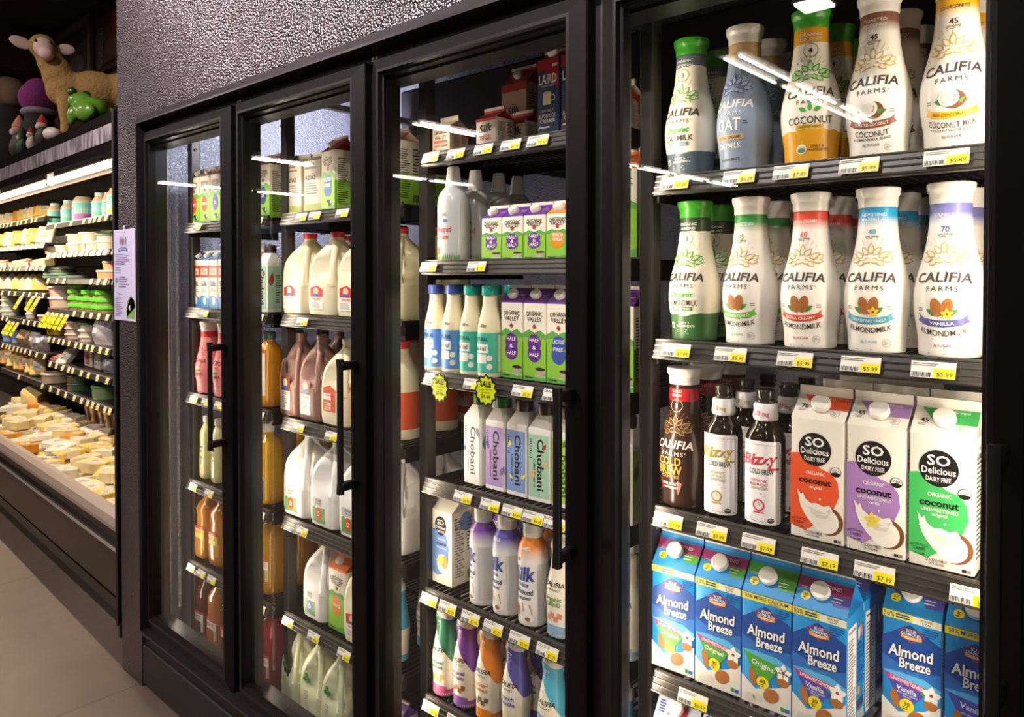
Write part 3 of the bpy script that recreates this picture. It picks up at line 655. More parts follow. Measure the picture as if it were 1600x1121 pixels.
# --- blue almond milk cartons
def ab_carton(ridge, strip, flav, kcal, yellow, uns):
    w = .094; a = Art(); SKY = mat('#1d93dc', .4); DB = mat('#1c4a9c', .4); MB_ = mat('#2f6fc0', .4); ORG = mat('#e8a02c', .45); Y = mat('#f4dd1c', .4); MK = mat('#e6e1d8', .4); G = mat(strip, .42)
    a.poly([(-.047, .0), (.047, .0), (.047, .062), (.02, .045), (-.02, .03), (-.047, .052)], MK, 1)
    a.poly([(-.047, .128), (-.047, .160), (-.002, .191), (.047, .166), (.047, .118), (.0, .108)], DB, 1); a.poly([(-.047, .128), (0, .108), (.047, .118), (.047, .075), (-.02, .08), (-.047, .1)], MB_, 1)
    a.poly([(-.047, .1), (-.020, .085), (.046, .075), (.047, .09), (.012, .105)], mat('#57b4e6', .4), 2)
    a.rect(-.047, .001 if uns else .047, .196, .209, Y, 2); 
    if uns: a.rect(.001, .047, .1955, .2085, mat('#f0e9c8', .4), 2); a.text('NO ADDED', .024, .2045, .0036, DK, 3, .004, .02); a.text('SUGAR', .024, .1992, .0036, DK, 3, .004, .014); a.text('50%', -.036, .2025, .0078, DB, 3, .012, .017); a.lines(-.025, -.001, .198, .207, 2, DB, 3, 6, .6)
    else: a.text('50% MORE CALCIUM', 0, .2035, .0068, DB, 3, .012, .082); a.lines(.006, .040, .1965, .199, 1, DB, 3)
    a.lines(.018, .045, .176, .192, 4, DB, 2, 6, .45)
    a.poly([(-.022, .1755), (-.012, .184), (.012, .184), (.022, .1755), (0, .159)], mat('#b5382e', .42), 3); a.poly([(-.0195, .1755), (-.0108, .1825), (.0108, .1825), (.0195, .1755), (0, .161)], DB, 4); a.text('BLUE', 0, .1805, .0048, WHT, 5, .008, .016); a.text('DIAMOND', 0, .1745, .0052, WHT, 5, .008, .031); a.rect(-.017, .017, .1645, .1705, ORG, 5, 6, 8); a.text('ALMONDS', 0, .1675, .0036, WHT, 6, .004, .022, 8)
    for m, l, o, dx in ((mat('#1a2a5c', .45), 4, .05, .0008), (WHT, 5, .022, 0)):
        a.text('Almond', -.001 + dx, .1415 - dx, .0185, m, l, o, .073, 0, rad(3), 'C', .12); a.text('Breeze', .0055 + dx, .1215 - dx, .0168, m, l, o, .050, 0, rad(3), 'C', .12)
    a.text('almondmilk', .004, .1035, .004, DB, 4, .004)
    if uns: a.poly([(-.044, .097), (.027, .0865), (.0245, .0765), (-.037, .086)], mat('#c0347e', .42), 3); a.text('UNSWEETENED', -.006, .0867, .0062, WHT, 4, .01, .054, 0, rad(-8)); a.poly([(-.037, .086), (.0245, .0765), (.0035, .050), (-.021, .056)], G, 3); a.text(flav, -.007, .0735, .0085, WHT, 4, .01, None, 0, rad(-7))
    else: a.poly([(-.044, .097), (.0265, .0865), (.004, .050), (-.021, .056)], G, 3); a.text(flav, -.005, .079, .0098, WHT, 4, .01, None, 0, rad(-7))
    if flav == 'Vanilla': a.text('with other natural', -.006, .066, .0036, WHT, 4, .004, .033, 0, rad(-7)); a.text('flavors', -.006, .0615, .0036, WHT, 4, .004, .013, 0, rad(-7))
    a.ell(-.025, .053, .0072, .0165, ALM, 4, 20, rad(12)); a.ell(.010, .027, .0155, .0125, ALM, 4, 22, rad(35)); a.ell(.0315, .062, .0115, .0115, ALM, 4, 20); a.leaf(.026, .077, .012, .008, rad(190), LEAFG, 4)
    for k in range(5): a.leaf(.0325, .078, .0165, .012, rad(72 * k + 15), WHT, 5)
    a.ell(.0325, .078, .003, .003, mat('#a8324a', .45), 6, 10)
    a.ell(-.006, .0465, .0118, .0118, Y, 5, 22); a.text(kcal, -.006, .049, .0068, DK, 6, .015); a.lines(-.013, .001, .038, .0445, 2, DK, 6, 4, .4)
    for k in (-.03, -.015): a.ell(k, .018 + k * .2, .010, .008, mat('#d8d2c8', .45), 2, 14)
    a.rect(.028, .034, .006, .014, mat('#3d9a4a', .45), 3); a.rect(.035, .044, .006, .013, MB_, 3)
    t = Art(); RG = mat(ridge, .42)
    t.rect(-.047, .047, .036, .0575, RG, 1)
    if ridge != '#4fa436': t.text('UNSWEETENED', .004, .0475, .0062, WHT, 3, .008, .05)
    t.poly([(.012, .036), (.047, .036), (.047, .018), (.020, .016)], G, 1); t.lines(.016, .043, .022, .034, 2, WHT, 2, 4, .3); t.ell(-.029, .0225, .0085, .008, Y, 2, 18); t.text(kcal, -.029, .024, .005, DK, 3, .01); t.lines(-.034, -.024, .017, .0205, 1, DK, 3); t.lines(-.04, -.015, .034, .04, 2, mat('#8f9bd0', .5), 2, 3, .5)
    n = Art(); n.rect(-.042, .004, .004, .19, mat('#f3eeea', .4), 1); n.lines(-.039, .001, .01, .17, 26, mat('#6a6462', .5), 2, 4, .38); n.text('Nutrition Facts', -.019, .182, .0052, DK, 3, .01, .038); n.lines(.010, .042, .075, .15, 9, DB, 2, 8, .4); n.ell(.018, .062, .006, .008, ORG, 2, 14)
    for k, c in enumerate(('#f0e6e0', '#e0a070', '#7a8fd0')): n.ell(.018 + .009 * k, .165 + .004 * (k % 2), .005, .013, mat(c, .45), 2 + k, 12)
    n.rect(.008, .043, .03, .044, mat('#3a3f78', .45), 1); n.bars(.010, .043, .004, .024, WHT, 1)
    return carton('', w, w, .211, .278, SKY, SKY, CAPW, -.004, .0165, a, t, n, nutrition(w, .2, 5, mat('#f3eeea', .4)), .02, mat('#ece3d4', .45))
B['ab1'] = ab_carton('#9c2d6a', '#4fa436', 'Original', '30', True, True); B['ab3'] = ab_carton('#4fa436', '#4fa436', 'Original', '60', True, False); B['ab4'] = ab_carton('#9c2d6a', '#4a4fae', 'Vanilla', '30', True, True); B['ab6'] = ab_carton('#4a4fae', '#4a4fae', 'Vanilla', '80', True, False)
def plain_top(body, ridge, txt, w=.094):
    a = Art(); a.rect(-w/2, w/2, .10, .19, mat('#2b3f9c', .42), 1); a.text('SILK', 0, .15, .03, WHT, 3, .02); t = Art(); t.rect(-.02, .02, .02, .055, mat('#d8352c', .42), 1); t.text(txt, 0, .046, .006, WHT, 3, .008, .034); t.lines(-.04, -.024, .02, .046, 5, mat('#2b3f9c', .5), 2, 3, .5)
    return carton('', w, w, .215, .282, mat(body, .4), mat(body, .4), CAPW, -.004, .0165, a, t, None, None, .02, PAPER)
B['low'] = plain_top('#c9d6ec', '#2b3f9c', 'ORIGINAL')
# --- slim cold brew bottles
def bizzy(ink, mg):
    r = thing('cold_brew_bottle', '', 'bottle'); mb = MB(); C = mat('#20130e', .12, 0, None, .6)
    pr = [(.060, .024, 0), (.068, .027, .004), (.068, .027, .158), (.066, .027, .168), (.060, .027, .178), (.050, .024, .187), (.042, .020, .194), (.040, .0195, .200)]
    mb.loft([rrect(w, w, rr, z, 8) for w, rr, z in pr], C)
    I = mat(ink, .42); L = mat('#f3f0f2', .4); a = Art()
    n = 14; us = [-.046 + .092 * i / n for i in range(n + 1)]
    V = []; F = []
    for u in us:
        e = max(0, abs(u) - .040) / .006; V += [(u, .007 + .004 * e * e), (u, .162 - .005 * e * e)]
    for i in range(n): F.append((2 * i, 2 * i + 2, 2 * i + 3, 2 * i + 1))
    a.raw(V, F, L, 1)
    for u in (-.0405, .0395): a.rect(u, u + .001, .012, .154, GREY, 2)
    for v in (.0115, .1545): a.rect(-.040, .040, v, v + .0008, GREY, 2, 10)
    a.text('Bizzy', .003, .128, .020, I, 4, .028, .070, 0, rad(4), 'C', .25); a.rect(.020, .040, .1085, .113, I, 4, 3); a.text('COLD BREW', .006, .105, .0092, DK, 3, .014, .046)
    for k, t in enumerate(('ORGANIC', 'LIGHT ROAST' if mg == '202 mg' else 'MEDIUM ROAST', 'UNSWEETENED')): a.text(t, .002, .088 - .0072 * k, .0052, I if k < 2 else GREY, 3, .006, .034)
    a.lines(-.014, .02, .058, .066, 2, GREY, 2, 3, .35); a.ring(.002, .042, .0085, .0112, I, 3, 26); a.ell(.002, .042, .0078, .0078, mat('#e9e2da', .4), 2, 20); a.rect(.0015, .0025, .042, .048, I, 4); a.rect(.002, .006, .0415, .0425, I, 4); a.poly([(-.007, .030), (-.009, .027), (.013, .027), (.011, .030)], I, 3)
    a.rect(-.014, .014, .013, .019, GREY, 2); a.rect(-.0134, .0134, .0136, .0184, L, 3); a.ell(.024, .0155, .0065, .005, DK, 3, 16); a.text('USDA', .024, .0165, .003, WHT, 4, .004)
    a.lines(.0425, .0455, .03, .14, 16, GREY, 2, 6, .3)
    a.put(mb, rr_surf(.068, .068, .027)); mb.build('bottle_body', r)
    mb = MB(); mb.lathe([(.0200, .196), (.0225, .199), (.0235, .205), (.0215, .215), (.0222, .224), (.020, .229)], L, 32)
    a = Art(); a.text(mg, 0, .211, .0085, I, 2, .014, .030); a.lines(-.012, .012, .203, .2055, 1, GREY, 2); a.put(mb, lathe_surf([(.0235, .2), (.0222, .23)])); mb.build('neck_sleeve', r)
    mb = MB(); mb.lathe([(.0155, .229), (.017, .231), (.017, .2345), (.0145, .236), (.0165, .240), (.0165, .2525), (.0155, .2545), (.008, .2545)], mat('#3a3230', .15, 0, None, .7), 28, lambda a, z, q: q * (1 + (.03 if .239 < z < .253 else 0) * (int(a / (2 * pi) * 28 + .5) % 2))); mb.build('cap', r)
    return r
B['biz1'] = bizzy('#b09a3a', '202 mg'); B['biz2'] = bizzy('#c9304a', '277 mg')

# ------------------------------------------------------------------ nearest door
YB = 1.375
KIND = {}
def row(keys, xs, z, descs, y0, dy, n, rz=None, xshift=0., jit=.004):
    for i, (k, x, d) in enumerate(zip(keys, xs, descs)):
        nn = n[i] if isinstance(n, (list, tuple)) else n
        for q in range(nn):
            yy = y0[i] if isinstance(y0, (list, tuple)) else y0
            r = random.Random(i * 7 + q)
            KIND.setdefault(k, B[k]['category'])
            put(B[k], x + xshift * q + (r.uniform(-jit, jit) if q else 0), yy + dy * q, z + .001, d.split('|')[0] if q == 0 else f'{KIND.get(k, "bottle")} {["", "directly", "two places", "three places", "four places"][q]} behind the {d.split("|")[-1]}', None, (rz[i] if rz else 0) + (r.uniform(-.12, .12) if q else 0))
Z = SH[3]
row(['oat', 'blue', 'coco', 'toast', 'go', 'go'], [-.746, -.631, -.503, -.388, -.271, -.15], Z[0], ['cream oatmilk carafe with bright green cap and slate base|green-capped oatmilk carafe', 'slate blue oat carafe with translucent grey cap|slate blue oat carafe', 'cream coconut carafe with green cap and mustard yellow base|mustard-based coconut carafe', 'white carafe with brown toasted coconut neck and coconut picture|toasted coconut carafe', 'white carafe with yellow neck and yellow coconut ribbon, on the top shelf|yellow-necked carafe', 'white carafe with yellow neck half hidden by the right door edge'], YB, .118, [3, 3, 3, 3, 3, 1], [-.05, -.12, .30, .02, .05, 0], .0)
row(['org', 'uns', 'red', 'cyan', 'vio', 'vio'], [-.736, -.617, -.502, -.388, -.277, -.158], Z[1], ['cream almondmilk carafe with green cap and dark green base|almondmilk carafe with dark green base', 'white almondmilk carafe with green fading neck and green ribbon|carafe with green fading neck', 'white almondmilk carafe with red fading neck and red ribbon|carafe with red fading neck', 'white almondmilk carafe with sky blue neck and teal ribbon|carafe with sky blue neck', 'white almondmilk carafe with violet neck and violet ribbon|carafe with violet ribbon', 'white almondmilk carafe with violet neck behind the right door edge|violet carafe at the right door edge'], YB, .118, [3, 3, 3, 3, 3, 1], [-.04, -.16, -.03, 0, -.04, 0])
row(['brew', 'biz1', 'biz2', 'so1', 'so2', 'so3', 'so3'], [-.759, -.664, -.579, -.473, -.376, -.278, -.180], Z[2], ['dark brown cold brew carafe with red neck band', 'slim dark bottle with white label and olive gold script|slim bottle with olive script', 'slim dark bottle with white label and red script|slim bottle with red script', 'white coconut milk carton with orange blob', 'white coconut milk carton with lilac blob and yellow flower', 'white coconut milk carton with bright green blob', 'white coconut milk carton with green blob tucked behind the right door edge'], [1.375, 1.36, 1.36, 1.378, 1.378, 1.378, 1.46], .105, [3, 3, 3, 3, 3, 2, 1])
row(['ab1', 'ab1', 'ab3', 'ab4', 'ab4', 'ab6'], [-.762, -.662, -.564, -.467, -.343, -.244], Z[3], ['blue almond milk carton with magenta ridge, leftmost under the cold brew carafe|leftmost blue almond milk carton', 'blue almond milk carton with magenta ridge and green panel beside the green-ridged carton|second blue almond milk carton', 'blue almond milk carton with green ridge and no magenta band|green-ridged blue carton', 'blue almond milk carton with violet panel and its nutrition side showing|blue carton showing its nutrition side', 'blue almond milk carton with violet panel, set back right of the nutrition side|set-back violet-panelled blue carton', 'blue almond milk carton with violet ridge and 80 calorie dot, set back|violet-ridged blue carton'], [1.378, 1.378, 1.378, 1.378, 1.478, 1.478], .102, [3, 3, 3, 3, 2, 2], [.06, .03, .02, 0, 0, 0])
put(B['ab3'], -.176, 1.378, Z[3] + .001, 'blue almond milk carton showing only a sliver at the right door edge')
row(['low', 'low'], [-.757, -.655], Z[4], ['pale blue carton with red flag roof, lowest left of the nearest door|lowest leftmost pale blue carton', 'pale blue carton with red flag roof, second on the lowest shelf|second lowest pale blue carton'], [1.37, 1.372], .105, [2, 2], [.12, -.05])
tags(3, 0, [(-.737, '$7.89'), (-.604, '$6.29'), (-.508, '$7.89'), (-.395, '$5.99'), (-.268, '$5.89')], ['yellow price tag $7.89 under the green-capped oatmilk carafe', 'yellow price tag $6.29 under the slate blue oat carafe', 'yellow price tag $7.89 under the mustard-based coconut carafe', 'yellow price tag $5.99 under the toasted coconut carafe', 'yellow price tag $5.89 under the yellow-necked carafe'])
tags(3, 1, [(-.733, '$7.49'), (-.619, '$5.99'), (-.499, '$5.99'), (-.39, '$5.99'), (-.283, '$5.99')], ['yellow price tag $7.49 under the dark green-based almondmilk carafe', 'yellow price tag $5.99 under the green-necked carafe', 'yellow price tag $5.99 under the red-necked carafe', 'yellow price tag $5.99 under the sky blue-necked carafe', 'yellow price tag $5.99 under the violet-necked carafe'])
tags(3, 2, [(-.748, '$7.79'), (-.655, '$7.99'), (-.563, '$7.99'), (-.454, '$7.19'), (-.366, '$7.19'), (-.226, '$7.19')], ['yellow price tag $7.79 under the cold brew carafe', 'yellow price tag $7.99 under the olive script bottle', 'yellow price tag $7.99 under the red script bottle', 'yellow price tag $7.19 under the orange blob carton', 'yellow price tag $7.19 under the lilac blob carton', 'yellow price tag $7.19 under the green blob carton'])
tags(3, 3, [(-.693, '$4.59'), (-.547, '$4.59')], ['yellow price tag $4.59 under the two leftmost almond milk cartons', 'yellow price tag $4.59 under the green-ridged almond milk carton'])
# ------------------------------------------------------------------ products of the three farther doors
MILK = mat('#e9dfbc', .35); JUGW = mat('#f1eee8', .35); PUR = mat('#6a2f92', .4); LIME = mat('#8fc63f', .4); OVG = mat('#5fa84a', .4); REDC = mat('#d8333c', .35); CLEAR = mat('#cfcac2', .25)
def ov(w, hb, ht, roof, badge, lines, bc, cow=False, cup=True, body='#f1e9d6', capc=CAPW, cap=True):
    a = Art(); H = hb; h2 = w / 2
    a.poly([(-h2, 0), (h2, 0), (h2, H * .60), (h2 * .5, H * .655), (0, H * .62), (-h2 * .5, H * .66), (-h2, H * .61)], LIME, 1)
    a.poly([(-h2, H * .61), (-h2 * .5, H * .66), (0, H * .62), (h2 * .5, H * .655), (h2, H * .60), (h2, H * .54), (0, H * .575), (-h2, H * .55)], OVG, 2)
    a.poly([(-h2, 0), (h2, 0), (h2, H * .10), (0, H * .05), (-h2, H * .07)], OVG, 2)
    s = w / .07
    a.text('ORGANIC', 0, H * .87, .0100 * s, DK, 3, .01, .052 * s, -3); a.text('VALLEY', 0, H * .79, .0100 * s, DK, 3, .01, .046 * s, 3)
    a.leaf(0, H * .665, .0135 * s, .011 * s, rad(90), mat('#a8442c', .4), 4)
    B_ = mat(badge, .4); bv = H * .42; n = len(lines)
    if n > 1: a.ell(0, bv + H * .065, .0205 * s, H * .115, B_, 3, 20); a.ell(0, bv - H * .06, .0205 * s, H * .12, B_, 4, 20)
    else: a.ell(0, bv, .019 * s, H * .17, B_, 3, 20)
    for k, t in enumerate(lines): a.text(t, 0, bv + H * (.105 - .095 * k) if n > 1 else bv, .0085 * s, WHT, 6, .016, min(.033 * s, .0072 * s * max(1.4, len(t))))
    if cup:
        a.ell(.018 * s, H * .155, .0155 * s, H * .022, DK, 3, 18); a.poly([(.003 * s, H * .155), (.033 * s, H * .155), (.028 * s, H * .07), (.009 * s, H * .07)], mat('#b9ab94', .4), 2); a.ell(.018 * s, H * .06, .018 * s, H * .02, mat('#cfc4ae', .4), 2, 18)
    if cow: a.ell(.012 * s, H * .14, .011 * s, H * .05, DK, 3, 14); a.ell(.000, H * .17, .006 * s, H * .025, DK, 4, 12); a.rect(.006, .009, H * .06, H * .12, DK, 3); a.rect(.016, .019, H * .06, H * .12, DK, 3); a.ell(.016 * s, H * .15, .004, .006, WHT, 4, 8)
    a.lines(-h2 * .8, h2 * .2, H * .02, H * .05, 1, DK, 3, 3, .5)
    t = Art(); t.rect(-h2, h2, .002, .034 * s, mat(roof, .4), 1); t.text(' '.join(lines)[:12], h2 * .15, .026 * s, .0052, WHT, 3, .006)
    n_ = nutrition(w, H, 4, None, 0, DK); n_.rect(-h2, h2, 0, H * .5, LIME, 0)
    return carton('', w, w, hb, ht, mat(body, .4), mat(roof, .4), capc if cap else None, -.006, .0135, a, t, n_, nutrition(w, H, 9), .014, mat('#e9dfd0', .4))
B['ovh'] = ov(.068, .106, .139, '#6a2f92', '#6a2f92', ['HALF', '&', 'HALF'], 0); B['ovo'] = ov(.068, .106, .139, '#e8931f', '#e8931f', ['FRENCH', 'VANILLA'], 0, False, False)
B['ovt'] = ov(.071, .186, .229, '#6a2f92', '#6a2f92', ['HALF', '&', 'HALF'], 0); B['ovl'] = ov(.071, .186, .229, '#7a55a8', '#3d55a8', ['LACTOSE', 'FREE'], 0)
B['ov1'] = ov(.086, .185, .225, '#d9b9a0', '#d9472c', ['WHOLE'], 0, True, False); B['ov2'] = ov(.086, .185, .225, '#c24a3a', '#3a3f8f', ['2%'], 0, True, False); B['ovr'] = ov(.090, .190, .238, '#b8343c', '#3f62b0', ['LACTOSE', 'FREE'], 0, True, False)
B['ovj'] = ov(.088, .190, .240, '#e8742a', '#e8862a', ['ORANGE'], 0, False, False)
def grey_carton():
    a = Art(); a.lines(-.036, .036, .14, .165, 2, GREY, 1, 3, .5); a.text('A2/A2', -.01, .115, .014, DK, 2, .02); a.lines(-.036, .03, .06, .10, 5, GREY, 1, 5, .45); a.rect(-.0425, .0425, 0, .03, mat('#a8b06a', .45), 1)
    return carton('', .085, .085, .170, .205, mat('#d9cfbd', .45), mat('#cfc4b2', .45), None, 0, 0, a, None, nutrition(.085, .17, 3), None)
B['ovg'] = grey_carton()
def small_carton(txt, top, face, hb=.075, ht=.107, w=.070, big=False):
    a = Art(); s = hb / .075 if big else 1
    if txt == 'Silk':
        a.text('Silk', 0, hb * .66, .019, mat('#3a3a44', .4), 3, .02, .046, 0, rad(5), 'C', .2); a.text('ORIGINAL', 0, hb * .40, .006, REDC, 3, .008); a.text('CREAMER', 0, hb * .30, .006, REDC, 3, .008); a.ell(.026, hb * .07, .006, .0045, REDC, 3, 14); a.rect(-w/2, w/2, hb * .9, hb, mat(top, .4), 1)
    else:
        a.text('ORGANIC', 0, hb * .80, .009, DK, 3, .008, .05); a.text('VALLEY', 0, hb * .62, .009, DK, 3, .008, .046); a.rect(-.026, .026, hb * .42, hb * .52, mat('#e26a52', .4), 2); a.text('HEAVY CREAM', 0, hb * .32, .007, mat('#c03a2a', .4), 3, .01, .052); a.lines(-.024, .024, .008, .016, 1, GREY, 2); a.ell(-.024, hb * .15, .006, .006, REDC, 3, 14)
    r_ = nutrition(w, hb, 6)
    if txt != 'Silk': r_.poly([(-w/2, hb), (w/2, hb), (w/2, hb * .62)], mat(top, .4), 1)
    return carton('', w, w, hb, ht, mat(face, .4), mat(top if txt == 'Silk' else '#ecdccb', .4), CAPW if big else None, 0, .014, a, None, r_, None, .014, mat('#e6dccd', .4))
B['cream'] = small_carton('OV', '#e0442c', '#f0dcc8'); B['silks'] = small_carton('Silk', '#c22a30', '#f2e6d6'); B['silkt'] = small_carton('Silk', '#b5403c', '#d9b3a0', .215, .272, .094, True)
def laird(flag):
    a = Art(); a.text('LAIRD', 0, .138, .021, PAPER, 3, .03, .053); a.text('SUPERFOOD', 0, .122, .0045, PAPER, 3, .005, .036); a.rect(-.014, .010, .078, .106, mat('#e8d5ae', .4), 3); a.ell(-.002, .106, .012, .003, mat('#cdb68c', .4), 4, 14); a.ring(.014, .093, .0055, .008, mat('#e8d5ae', .4), 2, 14)
    a.text('COCONUT', 0, .064, .0048, PAPER, 3, .005); a.text('SUPERFOOD', 0, .052, .0085, PAPER, 3, .014, .052); a.text('CREAMER', 0, .040, .0085, PAPER, 3, .014, .044); a.lines(-.026, .026, .022, .029, 1, PAPER, 2); a.rect(-.032, .032, 0, .014, mat(flag, .4), 2); a.text('UNSWEETENED', 0, .007, .0062, WHT, 3, .006, .05); a.rect(.014, .028, .165, .172, PAPER, 2)
    a.rect(-.032, .032, .158, .185, mat('#a8242c', .4), 1); a.poly([(.032, .158), (.032, .11), (-.01, .158)], mat('#a8242c', .4), 1)
    return carton('', .064, .064, .185, .212, mat('#22305f', .4), mat('#a8242c', .4), CAPW, .006, .013, a, None, nutrition(.064, .17, 3, None, 0, PAPER), None, .012)
B['laird'] = laird('#3fae5a'); B['laird2'] = laird('#c92f3a')
def whip():
    r = thing('whipped_cream_bottle', '', 'bottle'); mb = MB(); pr = curve_prof([(.040, 0), (.0428, .006), (.0428, .06), (.0428, .13), (.0422, .152), (.0375, .174), (.028, .189), (.021, .196)]); mb.lathe(pr, mat('#cfd1d0', .22, 0, None, .6), 36)
    a = Art(); a.text('organic', 0, .120, .012, mat('#6a8a5a', .45), 2, .004, .03, 0, rad(12), 'C', .3); a.text('Whipped', 0, .082, .0145, mat('#c8443c', .45), 2, .012, .056); a.text('Cream', 0, .063, .0145, mat('#c8443c', .45), 2, .012, .042); a.lines(-.024, .024, .045, .05, 1, GREY, 2); a.rect(.006, .018, .100, .108, mat('#5f86b0', .4), 2); a.ell(-.016, .026, .010, .010, mat('#b06a3a', .45), 2, 14)
    for k in range(34): u = -.05 + .003 * k; a.poly([(u, .003), (u + .003, .003), (u + .0015 + .001 * (-1) ** k, .016 + .006 * ((k * 7) % 5) / 5)], mat('#6fa84f', .45), 2)
    a.put(mb, lathe_surf(pr)); mb.build('bottle_body', r); mb = MB(); mb.lathe([(.0205, .194), (.0215, .198), (.0205, .206), (.0185, .225), (.0165, .243), (.0145, .249), (.004, .250)], mat('#e9e7e2', .3), 28); mb.build('nozzle_cap', r); return r
B['whip'] = whip()
def natural(cap, lab):
    r = thing('creamer_bottle', '', 'bottle'); mb = MB(); pr = curve_prof([(.0295, 0), (.0312, .005), (.0312, .06), (.0312, .112), (.029, .132), (.0235, .156), (.0188, .178), (.0178, .196), (.0175, .204)]); mb.lathe(pr, MILK, 36)
    L = mat(lab, .42); a = Art(); a.rect(-.094, .094, .010, .110, L, 1, 40); a.text('NATURAL', -.004, .094, .0098, DK, 3, .012, .046); a.text('Bliss', .004, .128, .008, DK, 2, .006, .02, 0, 0, 'C', .3)
    a.rect(-.022, .018, .060, .082, PAPER, 2, 8); a.text('half & half', -.003, .071, .0105, DK, 3, .014, .034); a.rect(-.022, .014, .034, .056, PAPER, 2, 8); a.lines(-.020, .012, .037, .053, 3, GREY, 3, 4, .4); a.ell(.022, .047, .0075, .0075, PAPER, 2, 16); a.ell(.022, .026, .0075, .0075, PAPER, 2, 16)
    a.rect(.045, .075, .012, .105, mat('#dcd9d2', .45), 2, 8); a.lines(.047, .073, .02, .10, 12, GREY, 3, 4, .4); a.rect(-.05, -.032, .012, .036, PAPER, 2, 5); a.bars(-.048, -.034, .015, .033, K, 3, n=7)
    a.put(mb, lathe_surf(pr)); mb.build('bottle_body', r); mb = MB(); mb.lathe([(.0205, .203), (.021, .205), (.021, .225), (.0195, .2275), (.01, .228)], mat(cap, .35), 36, lambda a_, z, q: q * (1 + (.02 if .205 < z < .226 else 0) * (int(a_ / (2 * pi) * 36 + .5) % 2))); mb.build('cap', r); return r
B['natb'] = natural('#3a4f9c', '#5f8fd0'); B['natt'] = natural('#129a8a', '#45b8a0')
def orange_label():
    r = thing('milk_bottle', '', 'bottle'); mb = MB(); pr = curve_prof([(.052, 0), (.056, .008), (.056, .10), (.056, .15), (.050, .185), (.034, .222), (.024, .244), (.0235, .258)]); mb.lathe(pr, MILK, 36); a = Art(); a.rect(-.17, .17, .028, .135, mat('#d9562a', .42), 1, 40); a.rect(-.03, .03, .05, .10, PAPER, 2, 8); a.lines(-.026, .026, .055, .095, 5, GREY, 3); a.text('WHOLE MILK', 0, .118, .012, PAPER, 2, .014, .07); a.put(mb, lathe_surf(pr)); mb.build('bottle_body', r); mb = MB(); mb.lathe([(.026, .257), (.026, .278), (.012, .280)], REDC, 28); mb.build('cap', r); return r
B['olab'] = orange_label()
def chob(face, ink, cap, ring_, extra):
    r = thing('creamer_carton', '', 'carton'); mb = MB(); W_ = mat('#f0ece6', .4); w = .068
    def oc(w_, c, z): h = w_ / 2; return [(h, -h + c, z), (h, h - c, z), (h - c, h, z), (-h + c, h, z), (-h, h - c, z), (-h, -h + c, z), (-h + c, -h, z), (h - c, -h, z)]
    mb.loft([oc(w, .004, 0), oc(w, .004, .172), oc(.042, .0123, .205)], W_, False)
    F_ = mat(face, .42); I = mat(ink, .42); a = Art(); a.rect(-.030, .030, .010, .160, F_, 1)
    a.text('Chobani', .006, .088, .0185, I, 3, .025, .125, 0, rad(-90)); a.text('Coffee Creamer', -.012, .066, .0062, I, 3, .012, .07, 0, rad(-90)); a.lines(-.026, -.019, .10, .15, 9, I, 2, 5, .4)
    for c, u, v, l_, an in extra: a.leaf(u, v, l_, l_ * .45, rad(an), mat(c, .42), 4)
    a.put(mb, front(w)); b = Art(); b.rect(-.030, .030, .010, .160, F_, 1); b.leaf(-.02, .09, .05, .02, rad(80), mat(extra[0][0], .42), 2); b.lines(.0, .026, .03, .13, 12, I, 2, 7, .35); b.put(mb, right(w)); mb.build('carton_body', r)
    mb = MB(); mb.lathe([(.0205, .203), (.0205, .209), (.019, .21)], mat(ring_, .4), 28); mb.build('collar', r)
    mb = MB(); mb.lathe([(.0212, .209), (.0212, .229), (.0195, .232), (.01, .232)], mat(cap, .4), 32, lambda a_, z, q: q * (1 + (.02 if .2095 < z < .23 else 0) * (int(a_ / (2 * pi) * 32 + .5) % 2))); mb.build('cap', r); return r
DARK = '#2a2420'
B['chw'] = chob('#efece7', DARK, '#1f6a3a', '#1f6a3a', [('#6a7a9a', .02, .15, .03, -70), ('#4a4a5a', -.025, .10, .02, -90)]); B['chl'] = chob('#b79bd0', DARK, '#1f6a3a', '#5a4034', [('#7a6a9a', .02, .04, .03, 60), ('#5a4a7a', -.028, .12, .02, -60)]); B['chb'] = chob('#7f9cd4', DARK, '#2a1f1a', '#5a4034', [('#f0d95a', -.014, .135, .022, -120), ('#f0d95a', .016, .045, .022, 30), ('#f0d95a', -.01, .04, .018, 140)]); B['chm'] = chob('#a8d0b4', DARK, '#2a1f1a', '#5a4034', [('#b0442c', .014, .125, .018, 60), ('#e0b07a', -.02, .05, .03, 80), ('#e0b07a', .02, .08, .025, 80)]); B['chy'] = chob('#b9d44a', '#3a6a2a', '#2a1f1a', '#5a4034', [('#5a8a2a', .0, .14, .02, 60)])
